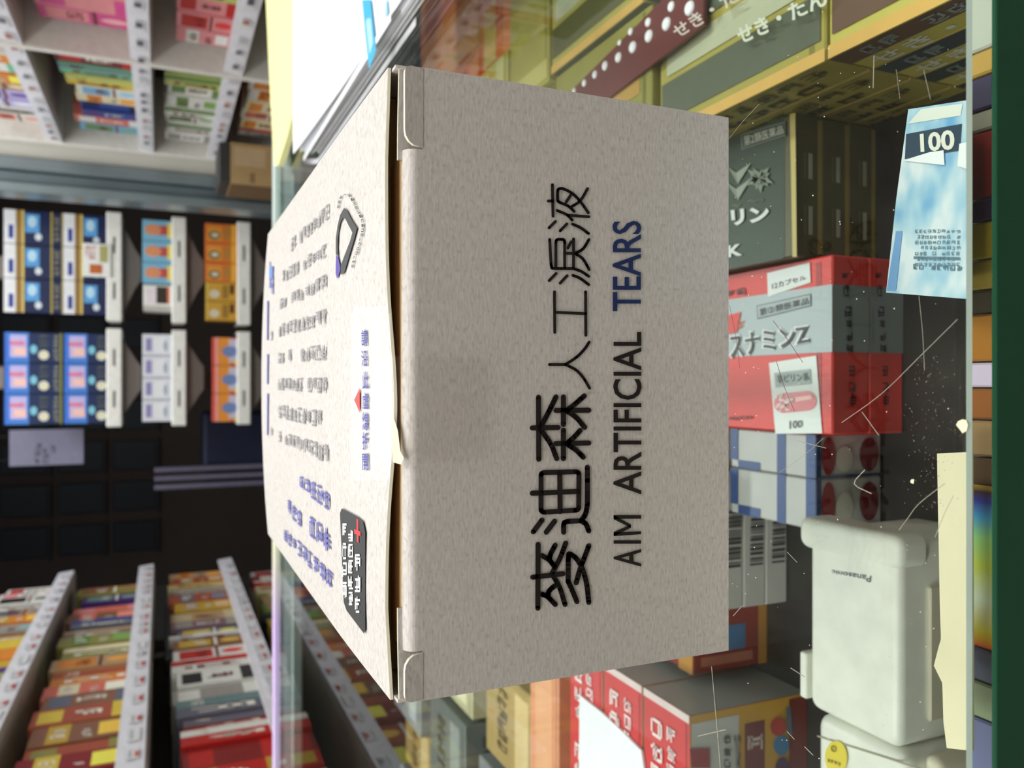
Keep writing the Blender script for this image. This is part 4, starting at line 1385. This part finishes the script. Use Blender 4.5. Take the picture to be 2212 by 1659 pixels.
def design(base, acc, seed):
    """front print of a small medicine carton seen from afar"""
    r = random.Random(seed)
    A, B_ = PAL[acc], PAL[base]
    lum = sum(B_) / 3
    ink = (246, 240, 226) if lum < 150 else (120, 50, 44)
    k = r.randrange(4)
    if k == 0:
        pr = [('front', 0, .0, 1, .22, A), ('front', .12, .70, .88, .94, A), ('front', .3, .32, .7, .64, ink, 'txt', 1, seed)]
    elif k == 1:
        pr = [('front', 0, .62, 1, .84, A), ('front', .2, .66, .8, .8, ink, 'txt', 2, seed), ('front', .15, .12, .85, .34, tuple(min(255, int(c * 1.2) + 10) for c in A)), ('front', .1, .4, .6, .5, ink, 'txt', 3, seed + 1)]
    elif k == 2:
        pr = [('front', .55, 0, .95, 1, A), ('front', .12, .15, .45, .85, ink, 'txt', 1, seed), ('front', .6, .7, .9, .86, ink, 'txt', 2, seed + 2)]
    else:
        pr = [('front', .1, .50, .9, .92, A), ('front', .2, .56, .8, .72, ink, 'txt', 2, seed), ('front', .3, .1, .7, .38, tuple(min(255, int(c * 1.15) + 14) for c in A), 'disc'), ('front', 0, .42, 1, .46, ink)]
    pr += [('left', .1, .1, .9, .6, A), ('right', .1, .1, .9, .6, A), ('top', .1, .2, .9, .7, A)]
    return pr


m_rack = mat((196, 190, 180), 0.55, scale=12)
m_strip = mat((226, 224, 232), 0.3, scale=30)
m_lip = pane_material('clear_plastic_lip', (0.93, 0.93, 0.95, 1), 0.25)
TAGC = [(206, 70, 76), (236, 236, 240), (150, 146, 160), (214, 120, 110)]


def shelf_unit(name, label, xf, depth, side, y0, y1, levels, dividers, back_col, group_tags):
    """side=+1: unit on the left wall facing +x; side=-1: unit on the right wall facing -x"""
    u = tag(empty(name, (xf - side * depth / 2, (y0 + y1) / 2, GF)), label, 'shelf')
    inv = Matrix.Translation(-Vector(u.location))
    xb = xf - side * depth
    lo, hi = min(xf, xb), max(xf, xb)
    def part(b, nm, parent=u, fix=True):
        o = b.obj(nm, None, fix=fix)
        o.parent = parent
        if parent is u:
            o.matrix_parent_inverse = inv
        return o
    b = MB(); b.box((xb - .01 if side > 0 else xb, y0, GF), (xb if side > 0 else xb + .01, y1, levels[0] + .42), mat(back_col, 0.7), 0.001); part(b, 'back_panel')
    for li, z in enumerate(levels):
        b = MB(); b.box((lo, y0, z - .024), (hi, y1, z - .004), m_rack, 0.002); bd = part(b, 'shelf_board')
        b = MB()
        xo = xf + side * .010
        q = [(xf + side * .001, z - .022), (xo, z - .020), (xo - side * .004, z + .016), (xf + side * .001, z + .016)]
        b.prism([(x, y0, zz) for x, zz in q], (0, y1 - y0, 0), m_strip)
        sp = part(b, 'price_strip', bd)
        rq = random.Random(int(z * 1000) + 7)
        y = y0 + .03
        while y < y1 - .06:
            w = rq.uniform(.030, .052)
            b = MB()
            c = rq.choice(TAGC) if side > 0 else rq.choice([(96, 94, 112), (206, 206, 214), (120, 118, 134), (190, 120, 110)])
            b.box((min(xo, xo + side * .0006), y, z - .013), (max(xo, xo + side * .0006), y + w, z + .006), mat((232, 232, 236), 0.4))
            if side > 0:
                b.box((xo, y + w * .2, z - .0125), (xo + .0010, y + w * .7, z - .007), mat(c, 0.4))
                b.box((xo - .002, y + w * .15, z - .003), (xo + .0009, y + w * .8, z + .001), mat((196, 194, 206), 0.4))
            else:
                b.box((xo - .0010, y + w * .1, z - .009), (xo, y + w * .6, z + .002), mat(c, 0.4))
            part(b, 'price_tag', bd)
            y += w + rq.uniform(.01, .05)
    for y in dividers:
        b = MB(); b.box((lo - (.012 if side < 0 else 0), y, GF), (hi + (.012 if side > 0 else 0), y + .018, levels[0] + .42), mat((236, 232, 226), 0.5), 0.002); part(b, 'upright_panel')
    return u


# left unit
LXF = -0.504
LZ = [0.349, 0.157, -0.045, -0.240]
shelf_unit('medicine_shelf', 'long medicine shelf with price strips on the left side of the shop', LXF, 0.20, 1, 0.84, 2.27, LZ, (), (60, 54, 48), 'left')


def fill_left(z, seq, seed, row, hmin, hmax, y=0.85, gap_after=()):
    r = random.Random(seed)
    n = 0
    for base, acc in seq:
        w = r.uniform(.046, .074)
        h = r.uniform(hmin, hmax)
        dp = r.uniform(.10, .13)
        if y + w > 2.25:
            break
        o = carton('medicine_carton', (LXF - .012 - r.uniform(0, .012), y, z + .0005), (w, dp, h), PAL[base], design(base, acc, seed + n), math.pi / 2)
        tag(o, '%s carton with %s print, %s from near end, %s left shelf' % (base, acc, ORD[n], row), 'carton', 'cartons on the %s left shelf' % row)
        y += w + .002
        n += 1
        if n in gap_after:
            y += .05


S1 = [('tan', 'brown'), ('yellow', 'brown'), ('orange', 'cream'), ('cream', 'green'), ('gold', 'rust'), ('olive', 'blue'), ('tan', 'mauve'), ('yellow', 'orange'), ('mauve', 'tan'), ('yellow', 'green'),
      ('olive', 'purple'), ('gold', 'orange'), ('orange', 'yellow'), ('yellow', 'olive'), ('gold', 'brown'), ('grey', 'teal'), ('orange', 'gold'), ('tan', 'slate'), ('white', 'grey'), ('white', 'black'), ('white', 'pink'), ('white', 'red')]
S2 = [('dark red', 'gold'), ('brown', 'yellow'), ('rust', 'gold'), ('dark red', 'yellow'), ('rust', 'olive'), ('brown', 'gold'), ('rust', 'yellow'), ('brown', 'slate'), ('salmon', 'cream'), ('orange', 'rust'), ('tan', 'orange'), ('olive', 'cream'), ('olive', 'green'),
      ('mauve', 'tan'), ('slate', 'blue'), ('brown', 'salmon'), ('salmon', 'pink'), ('purple', 'teal'), ('olive', 'brown'), ('rust', 'salmon'), ('lime', 'green'), ('olive', 'lime'), ('gold', 'olive'), ('gold', 'brown'), ('yellow', 'gold')]
S3 = [('red', 'yellow'), ('red', 'white'), ('red', 'gold'), ('dark red', 'red'), ('red', 'white'), ('dark red', 'slate'), ('slate', 'teal'), ('grey', 'white'), ('white', 'black'), ('white', 'red'), ('white', 'red'), ('brown', 'gold'), ('grey', 'white'), ('slate', 'yellow'), ('mauve', 'grey'), ('tan', 'beige'),
      ('gold', 'tan'), ('rust', 'slate'), ('brown', 'grey'), ('beige', 'yellow'), ('rust', 'tan'), ('tan', 'orange'), ('grey', 'mauve'), ('beige', 'brown'), ('red', 'white'), ('yellow', 'red')]
S4 = [('dark red', 'gold'), ('red', 'yellow'), ('red', 'white'), ('white', 'red'), ('tan', 'white'), ('orange', 'brown'), ('white', 'grey'), ('tan', 'orange'), ('beige', 'rust'), ('orange', 'tan'), ('white', 'mauve'), ('orange', 'gold'), ('rust', 'orange'), ('yellow', 'brown'), ('navy', 'blue'), ('green', 'tan'),
      ('tan', 'green'), ('olive', 'beige'), ('cream', 'tan'), ('red', 'white'), ('dark red', 'white'), ('white', 'red')]
fill_left(LZ[0], S1, 500, 'top', .12, .14)
fill_left(LZ[1], S2, 600, 'second', .135, .152, gap_after=(17,))
fill_left(LZ[2], S3, 700, 'third', .13, .148)
fill_left(LZ[3], S4, 800, 'lowest', .13, .15)
# dark rail hanging under the second left shelf
b = MB(); b.box((LXF - .06, 1.55, LZ[1] - .075), (LXF - .03, 1.95, LZ[1] - .046), mat((34, 38, 36), 0.5), 0.003)
b.box((LXF - .05, 1.6, LZ[1] - .046), (LXF - .04, 1.63, LZ[1] - .0245), mat((34, 38, 36), 0.5), 0.001)
tag(b.obj('hanging_rail'), 'dark bar hanging under the second left shelf', 'rail')

# right unit
RXF = 0.646
RZ = [0.376, 0.157, -0.016, -0.19]
shelf_unit('medicine_shelf', 'white medicine shelf with upright panels on the right side of the shop', RXF, 0.20, -1, 1.02, 2.285, RZ, (1.600, 2.270), (70, 60, 50), 'right')


def fill_right(z, seq, seed, row, y, hmin, hmax, wmin=.045, wmax=.07, back=.012):
    r = random.Random(seed)
    n = 0
    for base, acc in seq:
        w, h = r.uniform(wmin, wmax), r.uniform(hmin, hmax)
        o = carton('medicine_carton', (RXF + back + r.uniform(0, .01), y + w, z + .0005), (w, .11, h), PAL[base], design(base, acc, seed + n), -math.pi / 2)
        tag(o, '%s carton with %s print, %s along the %s' % (base, acc, ORD[n], row), 'carton', 'cartons on the %s' % row)
        y += w + .002
        n += 1


fill_right(RZ[1], [('orange', 'cream'), ('salmon', 'white'), ('orange', 'white'), ('cream', 'red'), ('pink', 'magenta'), ('pink', 'white'), ('pink', 'magenta'), ('magenta', 'pink')], 900, 'near middle right shelf', 1.05, .15, .185, .055, .07, .03)
fill_right(RZ[2], [('lime', 'white'), ('lime', 'olive'), ('lime', 'white'), ('lime', 'white'), ('lime', 'olive'), ('pink', 'red'), ('pink', 'red'), ('pink', 'white')], 920, 'near lower right shelf', 1.05, .105, .115, .06, .066, .03)
fill_right(RZ[3], [('yellow', 'black'), ('yellow', 'gold'), ('yellow', 'white'), ('yellow', 'gold'), ('white', 'yellow'), ('white', 'grey'), ('cream', 'white')], 930, 'near bottom right shelf', 1.08, .10, .12)
fill_right(RZ[0], [('white', 'mint'), ('red', 'white'), ('white', 'grey'), ('lime', 'white'), ('cream', 'olive'), ('white', 'mint'), ('white', 'red')], 940, 'near top right shelf', 1.08, .14, .18)
fill_right(RZ[0], [('white', 'black'), ('white', 'grey'), ('orange', 'white'), ('white', 'mint'), ('orange', 'yellow'), ('tan', 'beige'), ('lilac', 'purple'), ('lilac', 'white'), ('grey', 'white'), ('white', 'salmon')], 950, 'far top right shelf', 1.63, .12, .17, .05, .06)
fill_right(RZ[1], [('navy', 'grey'), ('maroon', 'red'), ('mint', 'teal'), ('yellow', 'lime'), ('white', 'sky blue'), ('cream', 'orange'), ('blue', 'navy'), ('blue', 'purple'), ('salmon', 'white'), ('sky blue', 'green')], 960, 'far middle right shelf', 1.63, .13, .165, .05, .06)
fill_right(RZ[2], [('teal', 'blue'), ('lime', 'green'), ('white', 'green'), ('white', 'green'), ('white', 'green'), ('white', 'green'), ('white', 'green'), ('white', 'grey')], 970, 'far lower right shelf', 1.64, .118, .128, .062, .07)
fill_right(RZ[3], [('white', 'orange'), ('white', 'orange'), ('cream', 'orange'), ('white', 'salmon'), ('cream', 'orange'), ('white', 'red')], 980, 'far bottom right shelf', 1.66, .12, .13, .07, .08)

# cardboard box on a low cabinet beside the pier
cab = tag(empty('low_cabinet', (0.60, 2.17, GF)), 'dark low cabinet beside the door frame', 'cabinet')
b = MB(); b.box((-0.090, -0.13, 0), (0.030, 0.125, 0.693), mat((70, 66, 62), 0.6), 0.003); b.obj('body', cab)
b = MB(); b.box((-0.085, -0.135, 0.05), (0.038, -0.131, 0.66), mat((84, 80, 74), 0.6), 0.001); b.obj('door', cab)
KR = (190, 160, 112)
cb = carton('cardboard_box', (0.522, 2.06, GF + .6935), (0.108, 0.16, 0.158), KR,
            [('front', .45, .45, .9, .95, (208, 184, 146)), ('front', .55, .12, .85, .34, (226, 216, 204)), ('front', .18, .10, .30, .3, (116, 120, 80)), ('front', .06, .62, .3, .7, (150, 120, 80)),
             ('top', .0, .42, 1, .58, (206, 186, 150)), ('left', .0, .0, 1, 1, (120, 92, 60))], 0, 0.7)
tag(cb, 'brown cardboard box with paper labels on the low cabinet by the door', 'box')
b = MB(); b.box((0.524, 2.062, GF + .8522), (0.629, 2.22, GF + .880), mat((60, 58, 58), 0.6), 0.002)
tag(b.obj('flat_case'), 'dark grey flat case lying on the cardboard box', 'case')

# ------------------------------------------------------------------ white tray stands by the door
SY = 2.70 - 0.146
m_tray = mat((240, 238, 232), 0.35)
m_post = mat((132, 122, 116), 0.5)


def stand(xa, xb, label, zs, slots):
    s = tag(empty('display_stand', ((xa + xb) / 2, SY + .1, GF)), label, 'display stand', 'tray stands by the door')
    inv = Matrix.Translation(-Vector(s.location))
    def part(b, nm, parent=s):
        o = b.obj(nm)
        o.parent = parent
        if parent is s:
            o.matrix_parent_inverse = inv
        return o
    xc = (xa + xb) / 2
    b = MB(); b.box((xc - .035, SY + .15, GF - .09), (xc + .035, SY + .19, .62), m_post, 0.004); part(b, 'post')
    b = MB(); b.box((xa, SY, GF - .10), (xb, SY + .3, GF - .07), m_post, 0.004); part(b, 'foot')
    for z in zs:
        b = MB()
        b.box((xa, SY, z), (xb, SY + .006, z + .042), m_tray, 0.003)
        b.box((xa, SY + .006, z), (xb, SY + .14, z + .006), m_tray, 0.001)
        for x in (xa, xb - .005):
            b.box((x, SY + .006, z), (x + .005, SY + .14, z + .04), m_tray, 0.001)
        t = part(b, 'tray')
        b = MB()
        b.prism([(xa + .03, SY + .03, z - .0005), (xb - .03, SY + .03, z - .0005), (xc + .06, SY + .03, z - .035), (xc + .035, SY + .03, z - .052), (xc - .035, SY + .03, z - .052), (xc - .06, SY + .03, z - .035)], (0, .12, 0), m_post)
        part(b, 'bracket', t)
        for x in slots:
            b = MB(); b.box((xa + (xb - xa) * x, SY - .0006, z + .018), (xa + (xb - xa) * x + .05, SY + .001, z + .024), mat((70, 66, 64), 0.6)); part(b, 'slot', t)
    return s


TZ = [0.227, 0.046, -0.146]
AXa, AXb = 0.190, 0.520
BXa, BXb = -0.130, 0.168
stand(AXa, AXb, 'white tray stand nearer to the aluminium door frame', TZ, (.2, .62))
stand(BXa, BXb, 'white tray stand farther from the aluminium door frame', TZ, (.2, .62))


def tray_boxes(xa, z, n, w, h, color, prints, labels, layers=1, cat='carton', group='boxes on the tray stands', dp=.09, gap=.002):
    k = 0
    for L in range(layers):
        for j in range(n):
            o = carton('display_carton', (xa + j * (w + gap), SY + .010, z + .0065 + L * (h + .001)), (w, dp, h), color, prints)
            tag(o, labels % ((['lower', 'upper'][L] if layers > 1 else ''), ['left', 'middle', 'right', 'far right'][j]) if layers > 1 else labels % ['leftmost', 'middle', 'rightmost', 'far right'][j], cat, group)


NV = (26, 36, 78)
tray_boxes(AXa + .018, TZ[0], 3, .098, .150, NV,
           [('front', 0, .80, 1, 1, (232, 232, 236)), ('front', .15, .84, .55, .92, (44, 60, 150)), ('front', 0, .70, 1, .80, (150, 116, 60)), ('front', 0, .66, 1, .7, (220, 196, 110)),
            ('front', .35, .40, .9, .64, (90, 160, 220)), ('front', .5, .45, .85, .6, (190, 226, 246), 'disc'), ('front', .12, .36, .34, .48, (220, 228, 236), 'disc'), ('front', 0, .18, 1, .21, (190, 170, 60)),
            ('front', .1, .05, .9, .15, (150, 146, 130), 'txt', 5, 3), ('front', 0, 0, 1, .02, (190, 170, 60))],
           'navy vitamin carton with blue glow on the door-side stand, %s layer, %s one', 2)
o = carton('price_card', (AXa + .13, SY - .004, TZ[0] + .030), (.10, .002, .075), (240, 240, 236), [('front', .1, .3, .38, .75, (196, 104, 50)), ('front', .5, .55, .95, .9, (214, 150, 150), 'txt', 3, 4), ('front', .45, .1, .95, .4, (176, 170, 110))])
tag(o, 'white price card with orange patch hanging on the door-side stand', 'price card')
tray_boxes(BXa + .012, TZ[0], 3, .088, .150, (24, 44, 88),
           [('front', 0, .58, 1, .98, (70, 130, 214)), ('front', .18, .62, .92, .92, (196, 184, 232)), ('front', .25, .62, .5, .84, (246, 200, 190), 'over'), ('front', .58, .66, .7, .9, (226, 120, 150), 'over'), ('front', 0, .90, 1, .98, (60, 120, 220)),
            ('front', .3, .44, .6, .56, (130, 200, 220), 'disc'), ('front', .1, .24, .42, .42, (226, 222, 196), 'disc'), ('front', .5, .24, .95, .4, (100, 104, 96), 'txt', 3, 3), ('front', .05, .08, .95, .16, (160, 160, 140), 'txt', 6, 4), ('front', 0, .02, 1, .05, (150, 150, 50))],
           'blue and lilac carton on the stand by the dark doorway, %s layer, %s one', 2)
tray_boxes(AXa + .12, TZ[1], 3, .064, .118, (128, 186, 216),
           [('front', .25, .55, .8, .95, (226, 150, 110), 'disc'), ('front', .3, .38, .75, .6, (200, 84, 80)), ('front', .15, .30, .9, .40, (240, 220, 110))], 'light blue carton with orange figure on the middle tray, %s of three')
tag(carton('display_carton', (AXa + .035, SY + .010, TZ[1] + .0065), (.080, .09, .116), (238, 236, 232),
           [('front', .25, .7, .9, .92, (236, 226, 232)), ('front', .3, .42, .95, .68, (60, 50, 44)), ('front', .3, .36, .95, .42, (226, 120, 80)), ('front', 0, .3, .2, 1, (196, 192, 186))]), 'white carton with black and orange print beside light blue cartons', 'carton', 'boxes on the tray stands')
tray_boxes(BXa + .014, TZ[1], 4, .066, .118, (224, 226, 236),
           [('front', .2, .78, .8, .92, (150, 140, 190)), ('front', .1, .45, .9, .72, (240, 240, 246)), ('front', .2, .40, .7, .5, (176, 190, 200), 'disc'), ('front', 0, .0, 1, .3, (190, 200, 206))], 'white and lilac carton on the middle tray by the doorway, %s of four')
tray_boxes(AXa + .135, TZ[2], 3, .060, .130, (226, 120, 50),
           [('front', .1, .62, .85, .95, (226, 150, 60)), ('front', .15, .66, .6, .92, (120, 110, 70), 'disc'), ('front', .28, .7, .5, .86, (224, 214, 196), 'disc'), ('front', .15, .42, .85, .58, (190, 130, 60)), ('front', 0, .3, 1, .4, (236, 180, 60))], 'orange carton with round picture on the lowest tray, %s of three')
for j in range(2):
    tag(carton('display_carton', (AXa + .012 + .0615 * j, SY + .010, TZ[2] + .0065), (.0595, .09, .128), (206, 158, 60),
               [('front', .15, .68, .6, .92, (216, 206, 180), 'disc'), ('front', .15, .48, .85, .62, (160, 120, 50)), ('front', .4, .34, .9, .44, (90, 50, 30)), ('front', 0, .96, 1, 1, (230, 200, 90))]),
        'golden carton with round picture on the lowest tray, %s of two' % ['left', 'right'][j], 'carton', 'boxes on the tray stands')
tray_boxes(BXa + .010, TZ[2], 3, .088, .108, (226, 90, 72),
           [('front', 0, .86, 1, .92, (240, 180, 170)), ('front', .0, .5, 1, .84, (236, 150, 60)), ('front', .1, .05, .95, .55, (200, 196, 214)), ('front', .3, .3, .7, .75, (120, 140, 190), 'disc'), ('front', .0, .0, .2, .4, (226, 200, 90))], 'red and orange carton with blue picture on the lowest tray, %s of three')
for j, (xa, w, c, z) in enumerate(((BXa + .03, .07, (190, 180, 172), TZ[1] - .09), (BXa + .18, .09, (176, 168, 164), TZ[1] - .10), (BXa + .02, .05, (206, 120, 30), TZ[1] + .12))):
    pass

# ------------------------------------------------------------------ the dark street
fac = tag(empty('dark_building', (0, 6.0, GF - .1)), 'unlit dark building across the street with rows of small windows', 'building')
b = MB(); b.box((-4, 0, 0), (4, .3, 5), mat((92, 78, 70), 0.9, scale=3), 0.0)
b.obj('facade', fac)
for r_ in range(3):
    for j in range(6):
        b = MB(); b.box((-1.15 + j * .28, -.03, 1.15 + r_ * .33), (-.95 + j * .28, .0, 1.42 + r_ * .33), mat((40, 42, 48), 0.5), 0.004)
        w = b.obj('window', fac)
        b = MB(); b.box((-1.17 + j * .28, -.035, 1.13 + r_ * .33), (-.93 + j * .28, -.031, 1.15 + r_ * .33), mat((52, 48, 46), 0.6)); b.obj('window_sill', w)
b = MB(); b.box((-0.62, 2.56, CEIL - .12), (1.25, 2.80, CEIL), m_dark); struct(b.obj('trim_2'))
# pale board hanging beside the stand
pa, pb = P(20, 1008, y=2.75), P(181, 926, y=2.75)
b = MB(); b.box((pa.x, 2.75, pb.z), (pb.x, 2.756, pa.z), mat((128, 126, 150), 0.6), 0.001)
b.tube([(pa.x + .02, 2.753, pa.z - .005), (pa.x + .02, 2.753, CEIL - .12)], .0015, m_dark, 6)
b.tube([(pb.x - .02, 2.753, pa.z - .005), (pb.x - .02, 2.753, CEIL - .12)], .0015, m_dark, 6)
bd = tag(b.obj('hanging_board'), 'pale lavender board with small dark print hanging in the doorway', 'board')
b = MB()
for j, (x0, y0, x1, y1) in enumerate(((75, 955, 90, 1002), (92, 968, 106, 1002), (108, 962, 122, 978))):
    pseudo_print(b, [P(a, c, y=2.7495) for a, c in ((x1, y1), (x1, y0), (x0, y0), (x0, y1))], 3, mat((84, 80, 96), 0.6, noise=0), j)
q = b.obj('small_print', fix=False); q.parent = bd
b = MB(); b.box((-0.36, 2.9, GF - .1), (-0.10, 3.1, -0.02), mat((16, 24, 56), 0.5, scale=8), 0.01)
tag(b.obj('blue_bin'), 'dark blue bin standing in the dark doorway', 'bin')
for j, x in enumerate((-0.355, -0.325, -0.295)):
    b = MB(); b.tube([(x, 2.86, GF - .1), (x, 2.86, 0.14)], 0.010, mat((110, 104, 124), 0.5), 8)
    tag(b.obj('pole'), 'thin grey pole leaning by the blue bin, %s of three' % ['leftmost', 'middle', 'rightmost'][j], 'pole', 'grey poles in the doorway')
